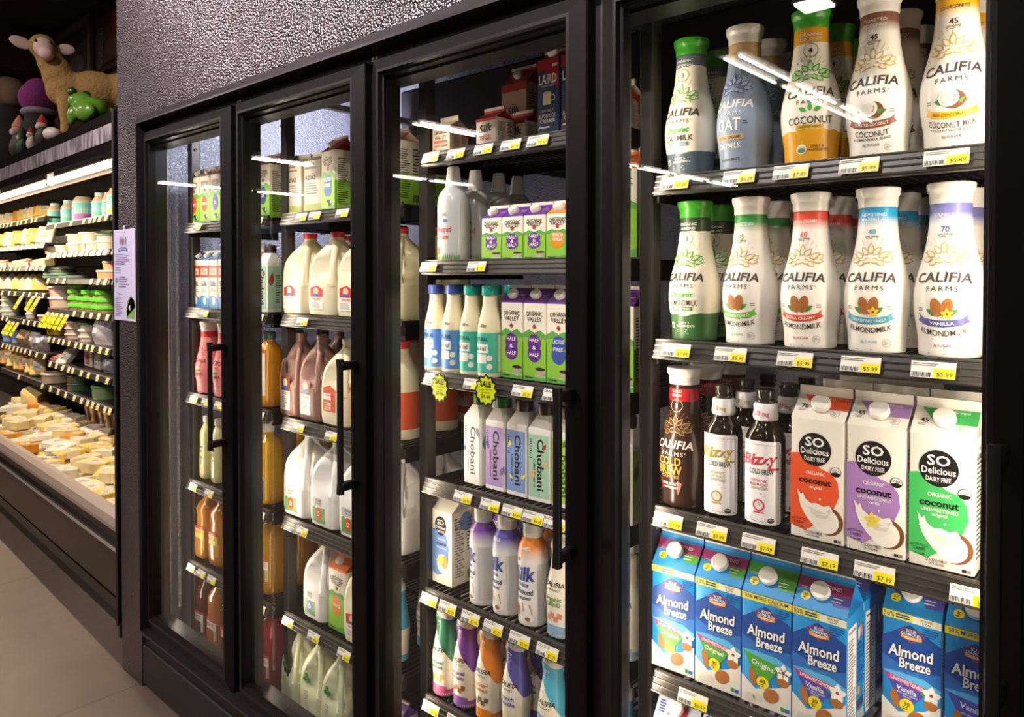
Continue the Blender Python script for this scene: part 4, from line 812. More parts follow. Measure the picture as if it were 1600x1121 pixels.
def so_blue():
    a = Art(); C = mat('#6f93cf', .42); a.poly([(-.039, .03), (-.02, .02), (.01, .03), (.026, .06), (.028, .10), (.018, .135), (-.01, .15), (-.039, .145)], C, 1); a.ell(-.004, .158, .0225, .026, BLACK_M, 2, 26); a.text('SO', -.004, .168, .013, WHT, 3, .02, .027); a.text('Delicious', -.004, .154, .0085, WHT, 3, .014, .038); a.text('DAIRY FREE', -.004, .142, .006, WHT, 3, .008, .030)
    a.text('ORGANIC', .0, .122, .005, WHT, 3, .006); a.text('creamer', 0, .110, .0085, DK, 3, .02, .040); a.text('french vanilla', 0, .099, .005, WHT, 3, .006); a.ell(.004, .056, .022, .026, PAPER, 3, 22); a.ell(.012, .062, .012, .018, mat('#d8a050', .45), 4, 18); a.ell(.0, .066, .008, .012, mat('#e8cf6a', .45), 5, 14)
    for k in range(4): a.leaf(-.004, .064, .018, .010, rad(80 * k + 30), mat('#eed25a', .45), 6)
    n = nutrition(.085, .2, 6); n.ell(.008, .168, .024, .026, C, 1, 22); n.lines(-.036, -.020, .15, .185, 4, DK, 2, 3, .4)
    return carton('', .080, .090, .198, .252, mat('#f0ead9', .4), mat('#f0ead9', .4), None, 0, 0, a, None, n, None, .02)
B['sob'] = so_blue()
def silk_bottle(top, fl):
    r = thing('almond_creamer_bottle', '', 'bottle'); mb = MB(); pr = curve_prof([(.0335, 0), (.0360, .006), (.0365, .05), (.0350, .085), (.0358, .12), (.0375, .15), (.0360, .172), (.0310, .192), (.0240, .206), (.0225, .212)]); mb.lathe(pr, ramp('fade_' + fl, [(0, '#f1eeea'), (.155, '#f1eeea'), (.190, top), (.3, top)]), 40)
    S = mat('#33479a', .42); a = Art(); a.text('Silk', .004, .125, .033, S, 3, .03, .062, 0, rad(4), 'C', .25); a.rect(-.016, .016, .094, .101, S, 2, 5); a.text('OATMILK' if fl == 'x' else 'DAIRY-FREE', 0, .0975, .004, WHT, 3, .005, .026); a.text('Almond', .004, .082, .012, mat('#2c3566', .45), 3, .022, .048); a.text('creamer', .004, .068, .009, mat('#2c3566', .45), 3, .014, .040)
    a.text(fl.upper(), 0, .186, .0085, WHT, 3, .014, .044); a.ell(-.018, .035, .012, .015, ALM, 2, 18); a.poly([(0, .055), (.022, .053), (.028, .030), (.004, .026)], mat('#d9892c', .45), 2); a.ell(.008, .022, .026, .012, WHT, 3, 18); a.ell(.016, .018, .007, .005, ALM, 4, 12); a.ell(-.012, .158, .006, .005, ALM, 2, 12)
    a.rect(.042, .080, .015, .15, mat('#d5d2d0', .45), 1, 8); a.rect(.042, .080, .128, .136, S, 2, 8); a.lines(.044, .078, .02, .125, 16, GREY, 2, 4, .4)
    a.put(mb, lathe_surf(pr)); mb.build('bottle_body', r); mb = MB(); mb.lathe([(.0235, .209), (.0245, .212), (.0245, .246), (.0232, .256), (.019, .2605), (.008, .262)], CAPW, 32); mb.build('flip_cap', r); return r
B['sk1'] = silk_bottle('#7a3fa8', 'sweet'); B['sk2'] = silk_bottle('#5a4fb0', 'vanilla'); B['sk3'] = silk_bottle('#e8862a', 'caramel')
CCP = curve_prof([(.0335, 0), (.0355, .005), (.0350, .03), (.0362, .06), (.0378, .085), (.0360, .112), (.0315, .138), (.0262, .165), (.0242, .185), (.0262, .203), (.0265, .210), (.0240, .218), (.0195, .224)])
def cal_creamer(band, l1, l2, ink, foot, pic, base='#efe7d4'):
    r = thing('slim_creamer_bottle', '', 'bottle'); mb = MB(); mb.lathe(CCP, mat(base, .38), 40)
    C = mat(band, .38); a = Art(); n = 36; V = []; F = []
    for i in range(n + 1):
        u = -.118 + .236 * i / n; v0 = .150 - .055 * max(-.35, min(1, (u) / .045)) if abs(u) < .06 else (.095 if u > 0 else .17)
        for k in range(7): v = v0 + (.2215 - v0) * k / 6; V.append((u * min(1, interp(CCP, v) / .0362), v))
    for i in range(n):
        for k in range(6): a_ = i * 7 + k; F.append((a_, a_ + 7, a_ + 8, a_ + 1))
    a.raw(V, F, C, 1)
    a.rect(-.108, .108, .002, .020, mat(foot, .4), 1, 36, 0); a.rect(-.05, .03, .020, .030, mat(foot, .4), 1, 10, -4)
    farms(a, DK, 0, .124, .66); I = mat(ink, .42); a.text(l1, -.002, .092, .0095, I, 3, .018, min(.05, .0075 * len(l1))); a.text(l2, -.002, .079, .0095, I, 3, .018, min(.05, .0075 * len(l2)))
    for k in range(4): a.poly([(-.014 + .010 * k - .004, .040 + .008 * (k % 2)), (-.014 + .010 * k + .006, .038 + .008 * (k % 2)), (-.014 + .010 * k + .008, .050 + .008 * (k % 2)), (-.014 + .010 * k - .003, .052 + .008 * (k % 2))], mat(pic, .45), 2 + k)
    a.text('170', 0, .196, .007, WHT, 4, .01); a.lines(-.010, .010, .178, .19, 3, WHT, 4, 3, .35)
    a.put(mb, lathe_surf(CCP)); mb.build('bottle_body', r); mb = MB(); mb.lathe([(.0185, .222), (.0185, .229), (.0175, .230)], CLEAR, 28); mb.lathe([(.0178, .230), (.0178, .242), (.016, .2445), (.008, .245)], CAPW, 28); mb.build('cap', r); return r
B['ccg'] = cal_creamer('#2f7a5a', 'Sweetened', 'Almond', '#2f7a5a', '#d0608f', '#e0b050'); B['ccp'] = cal_creamer('#7a3f9c', 'Caramel', 'Macchiato', '#5a3f9a', '#8f5ab0', '#b0622a'); B['cco'] = cal_creamer('#ec8a2a', 'Toasted', 'Hazelnut', '#e07a2a', '#ec8a2a', '#7a5a3a'); B['ccv'] = cal_creamer('#5a55a8', 'French', 'Vanilla', '#4a4a9a', '#5f62b0', '#e0dcae'); B['ccb'] = cal_creamer('#4fb0d0', 'Almond', 'Creamer', '#3a8ab0', '#4fb0d0', '#d9a070'); B['cca'] = cal_creamer('#efe7d4', 'Organic', 'ALMOND', '#5a8f3a', '#8fb0d0', '#d98a6a')
def jug(milk, cap, kind, w=.148, H=.262, shoulder=.155, nm='milk_jug'):
    r = thing(nm, '', 'jug'); mb = MB(); s = H / .262; k = w / .148
    SEC = [(0, .128, .028), (.006, .142, .030), (.03, .148, .030), (.085, .148, .030), (.105, .148, .031), (.12, .148, .032), (.135, .147, .033), (.15, .145, .035), (.165, .142, .037), (.18, .136, .041), (.195, .124, .045), (.21, .104, .044), (.222, .082, .038), (.232, .060, .0285), (.240, .047, .0228), (.245, .043, .0210), (.254, .041, .0200)]
    R = []
    for z, ww, rr in SEC:
        ring = []
        zt = max(0., 1 - ((z - .172) / .058) ** 2) ** .6 if abs(z - .172) < .058 else 0
        for x, y, zz in rrect(ww * k, ww * k, min(rr * k, ww * k * .49), z * s, 8):
            an = abs((math.atan2(y, x) + pi / 4 + pi) % (2 * pi) - pi); g = math.exp(-(an / rad(33)) ** 2) * zt
            f_ = 1 - .72 * g; ring.append((x * f_, y * f_, zz))
        R.append(ring)
    mb.loft(R, milk)
    def corner(z):
        for (z0, w0, r0), (z1, w1, r1) in zip(SEC, SEC[1:]):
            if z0 <= z <= z1: t = (z - z0) / (z1 - z0); ww, rr = w0 + (w1 - w0) * t, r0 + (r1 - r0) * t; return ww * .7071 - rr * .4142
    path = []; rad_ = []
    for z in (.095, .110, .125, .145, .165, .185, .205, .222, .235): d_ = (corner(z) - .0125) * k * .7071; path.append((d_, -d_, z * s)); rad_.append((.0115 if .11 < z < .22 else .015) * k)
    mb.tube(path, .0135 * k, milk, 12, rad_)
    a = Art(); sf = rr_surf(w, w, .030 * k)
    if kind == 'red':
        a.rect(-.043 * k, .024 * k, .022, .095, PAPER, 1, 8); a.poly([(-.043 * k, .062), (.024 * k, .062), (.024 * k, .085), (-.005 * k, .098), (-.043 * k, .090)], REDC, 2); a.ell(-.012 * k, .080, .014 * k, .012, mat('#d9c9a0', .4), 3, 18); a.ell(-.012 * k, .068, .016 * k, .005, mat('#4a66b0', .4), 4, 14); a.text('WHOLE MILK', -.009 * k, .055, .0075, REDC, 3, .014, .046 * k); a.lines(-.040 * k, .020 * k, .026, .046, 5, GREY, 2, 3, .4)
    elif kind == 'choc':
        a.rect(-.043 * k, .026 * k, .020, .130 * s, PAPER, 1, 8); a.rect(-.043 * k, .026 * k, .085, .130 * s, mat('#8a3a24', .4), 2, 8); a.ell(-.009 * k, .112, .018 * k, .014, mat('#e6d3b0', .4), 3, 18); a.ell(-.009 * k, .095, .022 * k, .007, mat('#4a66b0', .4), 4, 14); a.text('CHOCOLATE', -.009 * k, .076, .0085, mat('#8a3a24', .4), 3, .014, .052 * k); a.lines(-.041 * k, .020 * k, .026, .066, 7, GREY, 2, 3, .4)
    elif kind == 'wm':
        a.poly([(-.043 * k, .045), (.026 * k, .045), (.026 * k, .115), (-.005 * k, .128), (-.043 * k, .118)], mat('#d9532c', .4), 1); a.rect(-.041 * k, .002 * k, .082, .102, PAPER, 2, 5); a.text('WHOLE', -.009 * k, .096, .008, REDC, 3, .014, .04 * k); a.rect(-.038 * k, .0, .050, .074, mat('#e8c9a8', .4), 2, 5); a.lines(-.04 * k, -.004, .052, .072, 3, REDC, 3)
    elif kind in ('wjr', 'wjb'):
        a.poly([(-.043 * k, .018), (.024 * k, .018), (.024 * k, .066), (-.026 * k, .060), (-.03 * k, .068), (-.043 * k, .062)], OVG, 1); a.ell(-.009 * k, .044, .017 * k, .021, mat('#c9402c' if kind == 'wjr' else '#4a5fb0', .4), 2, 20); a.text('D', -.009 * k, .044, .014, PAPER, 3, .02); a.rect(-.043 * k, .005 * k, .068, .094, mat('#cfccc8', .4), 1, 6); a.text('ORGANIC', -.009 * k, .086, .007, DK, 2, .008, .034 * k); a.text('VALLEY', -.009 * k, .077, .007, DK, 2, .008, .03 * k)
    elif kind == 'sham':
        g = mat('#2f8a4a', .4)
        for q in range(3): a.ell(-.012 * k + .010 * cos(rad(90 + 120 * q)), .155 * s + .009 * sin(rad(90 + 120 * q)), .0085, .008, g, 1, 14)
        a.rect(-.0135 * k, -.0105 * k, .132 * s, .152 * s, g, 1); a.lines(-.028 * k, .004 * k, .05, .12, 9, mat('#b8c8a4', .4), 1, 4, .5)
    a.put(mb, sf); mb.build('jug_body', r)
    mb = MB(); z = .252 * s; mb.lathe([(.0215 * k, z), (.0225 * k, z + .002), (.0225 * k, z + .015), (.021 * k, z + .0175), (.01, z + .018)], cap, 32, lambda a_, zz, q: q * (1 + (.025 if z + .002 < zz < z + .016 else 0) * (int(a_ / (2 * pi) * 32 + .5) % 2))); mb.build('cap', r)
    return r
B['gal'] = jug(MILK, REDC, 'red'); B['choc'] = jug(mat('#9a7468', .35), mat('#8f6a60', .35), 'choc', .118, .268); B['wm'] = jug(MILK, mat('#e6dfcf', .3), 'wm', .140, .262); B['wjr'] = jug(JUGW, mat('#f3f1ec', .3), 'wjr', .148, .270); B['wjb'] = jug(JUGW, mat('#f3f1ec', .3), 'wjb', .128, .248); B['sham'] = jug(mat('#dfe0bc', .33), CLEAR, 'sham', .112, .272)
def juice(col, cap, lab, lc, w=.085, H=.245, nm='juice_bottle', neck=.021, labz=(.05, .13), waist=.94):
    r = thing(nm, '', 'bottle'); mb = MB(); C = mat(col, .14, 0, None, .6); R = []
    for t, q in ((0, .86), (.03, .98), (.10, 1), (.30, 1), (.50, waist), (.62, waist), (.72, .93), (.80, .74), (.86, 2 * neck / w + .06), (.90, 2 * neck / w)):
        ww = w * q; R.append(rrect(ww, ww, min(ww * .34, .03) if t < .85 else ww * .48, t * H, 6))
    mb.loft(R, C)
    a = Art(); L = mat(lab, .42); I = mat(lc, .42); z0, z1 = labz; h = w * .40
    a.rect(-h, h, z0, z1, L, 1, 8); a.rect(-h, h, z1 - .010, z1, I, 2, 8); a.text('JUICE' if nm != 'lemonade_bottle' else 'LEMON', 0, z1 - .022, .012, I, 3, .016, h * 1.4); a.ell(0, z0 + (z1 - z0) * .3, h * .55, (z1 - z0) * .2, I, 2, 18); a.lines(-h * .8, h * .8, z0 + .003, z0 + .012, 2, GREY, 2, 3, .4)
    a.put(mb, rr_surf(w * .985, w * .985, .028)); mb.build('bottle_body', r)
    mb = MB(); z = .895 * H; mb.lathe([(neck + .002, z), (neck + .003, z + .003), (neck + .003, H - .003), (neck + .001, H), (.008, H)], mat(cap, .35), 28, lambda a_, zz, q: q * (1 + (.03 if z + .002 < zz < H - .001 else 0) * (int(a_ / (2 * pi) * 28 + .5) % 2))); mb.build('cap', r); return r
B['lem'] = juice('#c9c58a', '#e9e6da', '#e3d24a', '#3a3f7a', .058, .247, 'lemonade_bottle', .014); B['oj'] = juice('#b97a2c', '#e2dccf', '#d9c04a', '#b8345a', .098, .272, 'orange_juice_jug', .019, (.04, .13), .88); B['dj'] = juice('#4a2018', '#1f8a70', '#e6dcd0', '#c0344a', .098, .288); B['djo'] = juice('#a8642a', '#1f8a70', '#e6dcd0', '#d0464a', .098, .288)
B['yj'] = juice('#c9961a', '#ece7da', '#3f6fb0', '#e9e2d4', .10, .28, 'juice_bottle', .019, (.02, .10)); B['oj2'] = juice('#cc8a20', '#2f5a3a', '#e9dfc8', '#c9602a', .088, .262, 'juice_bottle', .019, (.04, .2)); B['apple'] = juice('#a9791c', '#1f8a70', '#e6d9c4', '#d0682a', .098, .288); B['red'] = juice('#8a2f2c', '#1f8a70', '#ecdfd2', '#c92f4a', .098, .288)
B['redb'] = juice('#c9443c', '#ece7de', '#d8524a', '#f0e6d8', .075, .235, 'red_drink_bottle', .018, (.03, .17))
B['water'] = juice('#b9b4ac', '#cfcac2', '#d9d4cc', '#8a9ab0', .075, .25, 'clear_bottle', .014)
def slim_blue():
    a = Art(); a.rect(-.0355, .0355, .12, .165, mat('#c23a34', .4), 1); a.rect(-.028, .028, .130, .155, mat('#e6c9b0', .4), 2); a.lines(-.022, .022, .134, .152, 3, mat('#c23a34', .4), 3); a.text('Silk', 0, .095, .02, mat('#5a6a8a', .4), 2, .02, .05); a.lines(-.022, .022, .06, .08, 3, GREY, 2); a.poly([(-.0355, 0), (.0355, 0), (.0355, .035), (0, .05), (-.0355, .045)], mat('#4a8fc9', .4), 1); a.ell(.004, .028, .012, .016, WHT, 3, 16)
    return carton('', .071, .071, .188, .226, mat('#e9dfd0', .4), mat('#5a7fb0', .4), CAPW, 0, .013, a, None, nutrition(.07, .18, 3), None)
B['slb'] = slim_blue()

# ---- third door
KN = dict(jug='jug'); Z = SH[2]; Y1 = 1.385
row(['cream', 'silks', 'silks', 'silkt', 'laird', 'laird2', 'cream'], [-1.478, -1.310, -1.282, -1.395, -1.107, -1.036, -.925], Z[0], ['small cream carton with orange corner at the left end of the top shelf', 'small white creamer carton with red roof beside the navy carton', 'small red-roofed creamer carton half behind its twin', 'tall pinkish creamer carton standing at the back of the top shelf', 'navy and red creamer carton with mug picture and green foot band', 'navy and red creamer carton with red foot band at the door edge', 'small cream carton hidden at the right end of the top shelf'], [1.387, 1.387, 1.467, 1.60, 1.385, 1.385, 1.39], .09, [1, 1, 1, 1, 2, 1, 1])
row(['whip', 'ovh', 'ovh', 'ovh', 'ovo', 'ovo', 'ovj'], [-1.437, -1.290, -1.219, -1.148, -1.077, -1.006, -.90], Z[1], ['clear white whipped cream bottle with red script, foremost of its line|foremost whipped cream bottle', 'small purple half and half carton beside the whipped cream bottles|first small purple carton', 'small purple half and half carton, second from the whipped cream bottles|second small purple carton', 'small purple half and half carton next to the orange-roofed carton|third small purple carton', 'small orange-roofed creamer carton right of the purple ones|small orange-roofed carton', 'small orange-roofed carton hidden behind the third door edge', 'tall orange-roofed carton glimpsed beside the post left of the nearest door'], [1.36, 1.386, 1.386, 1.386, 1.386, 1.386, 1.39], [.088] if False else .086, [4, 2, 2, 2, 1, 1, 1], None)
row(['natb', 'natb', 'natt', 'natt', 'ovt', 'ovt', 'ovl', 'ovt'], [-1.490, -1.421, -1.353, -1.288, -1.220, -1.146, -1.072, -.905], Z[2], ['cream coloured bottle with blue cap and blue label at the left end|left blue-capped bottle', 'cream coloured bottle with blue cap next to the teal ones|right blue-capped bottle', 'cream coloured bottle with teal cap beside the blue-capped bottles|left teal-capped bottle', 'cream coloured bottle with teal cap beside the tall purple carton|right teal-capped bottle', 'tall purple half and half carton beside the teal-capped bottle|left tall purple carton', 'tall purple half and half carton, second from the teal-capped bottles|second tall purple carton', 'tall violet carton with blue lactose free badge at the door edge', 'tall purple carton glimpsed left of the nearest door post'], [1.345, 1.345, 1.345, 1.345, 1.386, 1.386, 1.386, 1.39], .078, [3, 3, 3, 3, 2, 2, 1, 1])
row(['chw', 'chl', 'chb', 'chm', 'chy', 'chy', 'chy'], [-1.358, -1.279, -1.206, -1.135, -1.062, -.985, -.905], Z[3], ['white creamer carton with black sideways script and green cap|white sideways-script carton', 'lilac creamer carton with sideways script and green cap|lilac sideways-script carton', 'blue creamer carton with yellow flowers and dark cap|blue sideways-script carton', 'mint green creamer carton with dark cap|mint sideways-script carton', 'lime green creamer carton half hidden by the door edge', 'lime green creamer carton hidden behind the door edge', 'lime green creamer carton glimpsed left of the nearest door post'], 1.385, .08, [2, 2, 2, 2, 1, 1, 1], [-.06, 0, 0, .05, 0, 0, 0])
row(['sob', 'sk1', 'sk2', 'sk3', 'cca', 'cca'], [-1.480, -1.325, -1.243, -1.158, -1.068, -.90], Z[4], ['white coconut creamer carton with blue blob and vanilla flower', 'white almond creamer bottle with purple shoulder|purple-shouldered bottle', 'white almond creamer bottle with violet blue shoulder|violet-shouldered bottle', 'white almond creamer bottle with orange caramel shoulder|orange-shouldered bottle', 'cream coloured slim creamer bottle half hidden by the door edge', 'cream coloured slim creamer bottle glimpsed left of the nearest door post'], [1.40, 1.36, 1.36, 1.36, 1.36, 1.38], .085, [1, 2, 2, 2, 1, 1], [0, -.75, -.45, -.1, 0, 0])
row(['ccg', 'ccp', 'cco', 'ccv', 'ccb', 'ccb'], [-1.468, -1.388, -1.304, -1.212, -1.095, -.90], Z[5], ['slim creamer bottle with green and pink sleeve|green and pink creamer bottle', 'slim creamer bottle with purple sleeve and caramel picture|purple-sleeved creamer bottle', 'slim creamer bottle with orange sleeve and hazelnut picture|orange-sleeved creamer bottle', 'slim creamer bottle with violet blue sleeve|violet-sleeved creamer bottle', 'slim creamer bottle with sky blue sleeve at the door edge', 'slim creamer bottle with sky blue sleeve glimpsed left of the nearest post'], 1.36, .082, [2, 2, 2, 2, 1, 1])
row(['red', 'oj2'], [-1.45, -1.30], Z[6], ['red juice bottle on the floor shelf of the third door', 'orange juice bottle on the floor shelf of the third door'], 1.38, .1, 1)
N3 = [('small cream carton', 'gap beside the cream carton', 'small red-roofed creamer carton', 'gap under the tall creamer carton', 'navy mug carton'), ('whipped cream bottles', 'small purple cartons'), ('left blue-capped bottle', 'left teal-capped bottle', 'two tall purple cartons', 'violet lactose free carton'), ('white sideways-script carton', 'lilac carton', 'blue sideways-script carton', 'mint carton', 'lime carton'), ('white carton with blue blob', 'side of the blue blob carton', 'purple-shouldered bottle', 'violet-shouldered bottle', 'orange-shouldered bottle', 'slim cream bottle at the door edge'), ('green and pink creamer bottle', 'purple-sleeved bottle', 'orange-sleeved bottle')]
X3 = [[-1.453, -1.358, -1.261, -1.171, -1.088], [-1.461, -1.284], [-1.446, -1.298, -1.134, -1.04], [-1.334, -1.239, -1.166, -1.101, -1.037], [-1.462, -1.391, -1.307, -1.229, -1.143, -1.059], [-1.456, -1.362, -1.287]]
P3 = [['$5.79', '$4.79', '$3.99', '$4.29', '$5.49'], ['$6.99', '$3.79'], ['', '', '$5.39', '$5.39'], ['$4.99', '$4.99', '$4.99', '$4.99', '$4.99'], ['$4.99', '$5.29', '$5.99', '$5.29', '$5.29', '$7.29'], ['$5.79', '$5.79', '$5.79']]
for k in range(6): tags(2, k, list(zip(X3[k], P3[k])), ['yellow and white price tag under the ' + t for t in N3[k]])
def sale(price):
    mb = MB(); a = Art(); Y_ = mat('#e3f01e', .4)
    def star(R0, R1, n, m, y0, y1, sx=1.): 
        P = [((R0 if k % 2 else R1) * cos(pi * k / n) * sx, (R0 if k % 2 else R1) * sin(pi * k / n)) for k in range(2 * n)]
        c = [(0, y0, 0)] + [(x, y0, z) for x, z in P] + [(0, y1, 0)] + [(x, y1, z) for x, z in P]; N = 2 * n; F = []
        for k in range(N): j = (k + 1) % N; F += [(0, 1 + k, 1 + j), (N + 1, N + 2 + j, N + 2 + k), (1 + k, N + 2 + k, N + 2 + j, 1 + j)]
        mb.add(c, F, m)
    star(.034, .040, 12, K, 0, .0012, .92); star(.0285, .035, 12, Y_, -.0008, 0, .92)
    a.text('SALE', 0, .016, .013, DK, 2, .03, .036); a.text('buy now and save', 0, .003, .0045, mat('#8a8a1a', .5), 2, .0, .042, 0, rad(3)); a.text('on special', 0, -.004, .0045, mat('#8a8a1a', .5), 2, .0, .026); a.text(price, 0, -.0145, .0095, mat('#5a5a1a', .5), 2, .006, .03, 0, rad(-4))
    a.put(mb, lambda u, v, h: (u, -.0008 - h, v)); return tag(mb.build('sale_starburst'), '', 'sale sign')
put(sale('$7.99'), -1.398, 1.274, 1.312, 'yellow green starburst sale sign hanging under the blue-capped bottles', 'sale starbursts', -.08); put(sale('$4.49'), -1.234, 1.274, 1.322, 'yellow green starburst sale sign reading $4.49 beside the tall purple cartons', 'sale starbursts', .05)

# ---- second door
Z = SH[1]; XR = [-2.02, -1.86, -1.695]
row(['ovg', 'ovg', 'ovr', 'ov1', 'ov1'], [-2.205, -2.092, -1.990, -1.83, -1.695], Z[0], ['grey backed paper carton turned around beside the second post|left grey carton', 'grey backed paper carton right of its twin|right grey carton', 'tall red-roofed carton with blue badge and cow', 'green and cream carton with cow hidden behind the second door edge', 'green and cream carton glimpsed left of the third shelf post'], [1.39] * 5, .1, [2, 2, 1, 1, 2], [.1, .1, -.12, 0, 0])
row(['gal'] * 4, [-2.172, -2.015, -1.857, -1.698], Z[1], ['cream milk jug with red cap, leftmost behind the second door|leftmost red-capped jug', 'cream milk jug with red cap beside the second door edge|second red-capped jug', 'cream milk jug with red cap hidden by the second door edge', 'cream milk jug with red cap glimpsed left of the third post|red-capped jug by the third post'], 1.395, .155, [2, 2, 1, 2], [0, 0, 0, 0])
row(['choc', 'choc', 'wm', 'olab', 'olab'], [-2.212, -2.092, -1.955, -1.82, -1.69], Z[2], ['brown chocolate milk jug beside the second post|left chocolate milk jug', 'brown chocolate milk jug right of its twin|right chocolate milk jug', 'cream milk jug with large orange label', 'milk bottle with orange label hidden by the second door edge|hidden orange-labelled bottle', 'milk bottle with orange label glimpsed left of the third post|orange-labelled bottle by the third post'], [1.385, 1.385, 1.395, 1.39, 1.39], .16, [2, 2, 1, 2, 3], [0, 0, 0, 0, 0], -.01)
row(['wjr'] * 4, [-2.172, -2.010, -1.852, -1.695], Z[3], ['white milk jug with green label and red dot, left|left white jug with red dot', 'white milk jug with green label and red dot by the second handle|white jug by the second handle', 'white milk jug hidden by the second door edge', 'white milk jug glimpsed left of the third post|white jug by the third post'], 1.395, .155, [1, 2, 1, 2], [0, 0, 0, 0])
row(['wjb', 'ovj', 'gal', 'ccb'], [-2.078, -1.958, -1.83, -1.69], Z[4], ['white milk jug with green label and blue dot', 'orange-roofed juice carton beside the blue dot jug', 'cream jug hidden by the second door edge, low', 'slim sky blue bottle glimpsed left of the third post'], [1.395, 1.39, 1.395, 1.37], .12, [2, 1, 1, 2], [0, 0, 0, 0])
row(['sham'] * 3 + ['ovl', 'ovl'], [-2.222, -2.102, -1.980, -1.84, -1.69], Z[5], ['pale green jug with shamrock, left of three|left shamrock jug', 'pale green jug with shamrock, middle of three|middle shamrock jug', 'pale green jug with shamrock at the second door edge|right shamrock jug', 'violet carton hidden low behind the second door edge', 'violet carton glimpsed low left of the third post'], 1.385, .13, [1, 1, 1, 1, 1], [-.1, .15, .05, 0, 0])
put(B['yj'], -2.16, 1.56, Z[3] + .001, 'yellow juice bottle behind the left white jug with red dot'); put(B['apple'], -2.20, 1.50, Z[4] + .001, 'amber juice bottle behind the empty space left of the blue dot jug')
for k, L in enumerate([[(-2.065, 'grey cartons', '$6.29'), (-1.99, 'red-roofed cow carton', ''), (-1.845, 'second door edge, top', '')], [(-2.063, 'red-capped jugs', '$5.29')], [(-2.088, 'chocolate milk jugs', '$4.49'), (-1.906, 'orange label jug', '$5.29')], [(-2.07, 'white jugs with red dots', '$7.49')], [(-2.157, 'empty space beside the blue dot jug', '$4.99'), (-2.008, 'blue dot jug', '$7.49'), (-1.846, 'orange-roofed juice carton', '$6.99')]]):
    tags(1, k, [(x, p) for x, n_, p in L], ['yellow and white price tag under the ' + n_ for x, n_, p in L])

# ---- far left door
Z = SH[0]
row(['ov1', 'ov1', 'ov2', 'ov2', 'ov1', 'ov2'], [-2.915, -2.826, -2.737, -2.648, -2.475, -2.385], Z[0], ['green and cream carton with red badge, leftmost of three|leftmost red badge carton', 'green and cream carton with red badge, middle of three|middle red badge carton', 'green and cream carton with navy badge|navy badge carton', 'green and cream carton behind the first door edge, top', 'green and cream carton beside the second post, top shelf', 'green carton glimpsed just left of the second post, top shelf|carton left of the second post'], 1.385, .1, [2, 2, 2, 1, 1, 2])
row(['slb'] * 4 + ['redb', 'redb', 'chm'], [-2.925, -2.850, -2.775, -2.700, -2.56, -2.44, -2.37], Z[1], ['slim blue-roofed carton with red badge, leftmost of its row|first blue-roofed carton', 'slim blue-roofed carton with red badge, second from left|second blue-roofed carton', 'slim blue-roofed carton with red badge, third from left|third blue-roofed carton', 'slim blue-roofed carton cut by the first door edge', 'red drink bottle behind the first door edge', 'red drink bottle glimpsed left of the second post|red drink bottle by the second post', 'mint green carton with sideways script glimpsed left of the second post'], [1.385] * 6 + [1.36], .09, [2, 2, 2, 1, 1, 2, 1])
row(['pink', 'pink', 'oj2', 'oj2'], [-2.865, -2.72, -2.53, -2.405], Z[2], ['pink strawberry carafe with white cap behind the first door|pink carafe', 'pink carafe behind the first door handle', 'orange juice bottle hidden by the first door edge', 'orange juice bottle with white label glimpsed left of the second post|orange bottle by the second post'], 1.375, .11, [2, 1, 1, 3])
row(['lem', 'lem', 'yj', 'yj'], [-2.872, -2.775, -2.52, -2.405], Z[3], ['slim pale lemonade bottle with yellow label|lemonade bottle', 'slim pale lemonade bottle behind the first door handle', 'yellow juice bottle hidden by the first door edge', 'yellow juice bottle with blue label glimpsed left of the second post|yellow bottle by the second post'], 1.37, .12, [2, 1, 1, 3])
row(['oj', 'oj', 'apple', 'apple'], [-2.893, -2.775, -2.52, -2.405], Z[4], ['amber orange juice jug with yellow and pink label|amber orange juice jug', 'amber orange juice jug cut by the first door edge', 'amber bottle with teal cap hidden by the first door edge', 'amber bottle with teal cap glimpsed left of the second post|teal-capped amber bottle'], 1.385, .12, [2, 1, 1, 3])
row(['dj', 'djo', 'dj', 'red', 'red'], [-2.905, -2.795, -2.68, -2.52, -2.405], Z[5], ['dark brown juice bottle with white label, lowest left|dark brown juice bottle', 'orange brown juice bottle with teal cap, lowest shelf|orange brown juice bottle', 'dark juice bottle hidden low behind the first door edge', 'red juice bottle hidden low behind the first door edge', 'red juice bottle with teal cap glimpsed low left of the second post|low red juice bottle'], 1.385, .12, [2, 2, 1, 1, 2])
for i in range(4): put(B['water'], -2.90 + .08 * i, 1.52, Z[1] + .001, 'clear bottle behind the blue-roofed cartons, ' + ['leftmost', 'second from left', 'third from left', 'at the door edge'][i], 'clear bottles')
for k, L in enumerate([[(-2.783, 'carton with navy badge')], [(-2.732, 'blue-roofed cartons')], [(-2.825, 'pink carafe'), (-2.727, 'second pink carafe'), (-2.623, 'first door handle')], [(-2.836, 'lemonade bottle'), (-2.706, 'second lemonade bottle')], [(-2.861, 'amber juice jug'), (-2.774, 'second amber juice jug'), (-2.69, 'door edge right of the amber jugs')], [(-2.88, 'dark brown juice bottle'), (-2.779, 'orange brown juice bottle'), (-2.685, 'door edge, lowest shelf')]]):
    tags(0, k, [(x, '') for x, n_ in L], ['white and yellow price tag under the ' + n_ for x, n_ in L])
for k, (n_, p) in enumerate((('left red badge cartons', 0), ('mint carton', 1), ('orange bottle', 2), ('yellow bottle', 3), ('teal-capped amber bottle', 4), ('low red bottle', 5))):
    tags(0, k, [(-2.335, '')], [f'white and yellow price tag under the {n_} left of the second post' if k else 'white and yellow price tag on the top shelf left of the second post'])
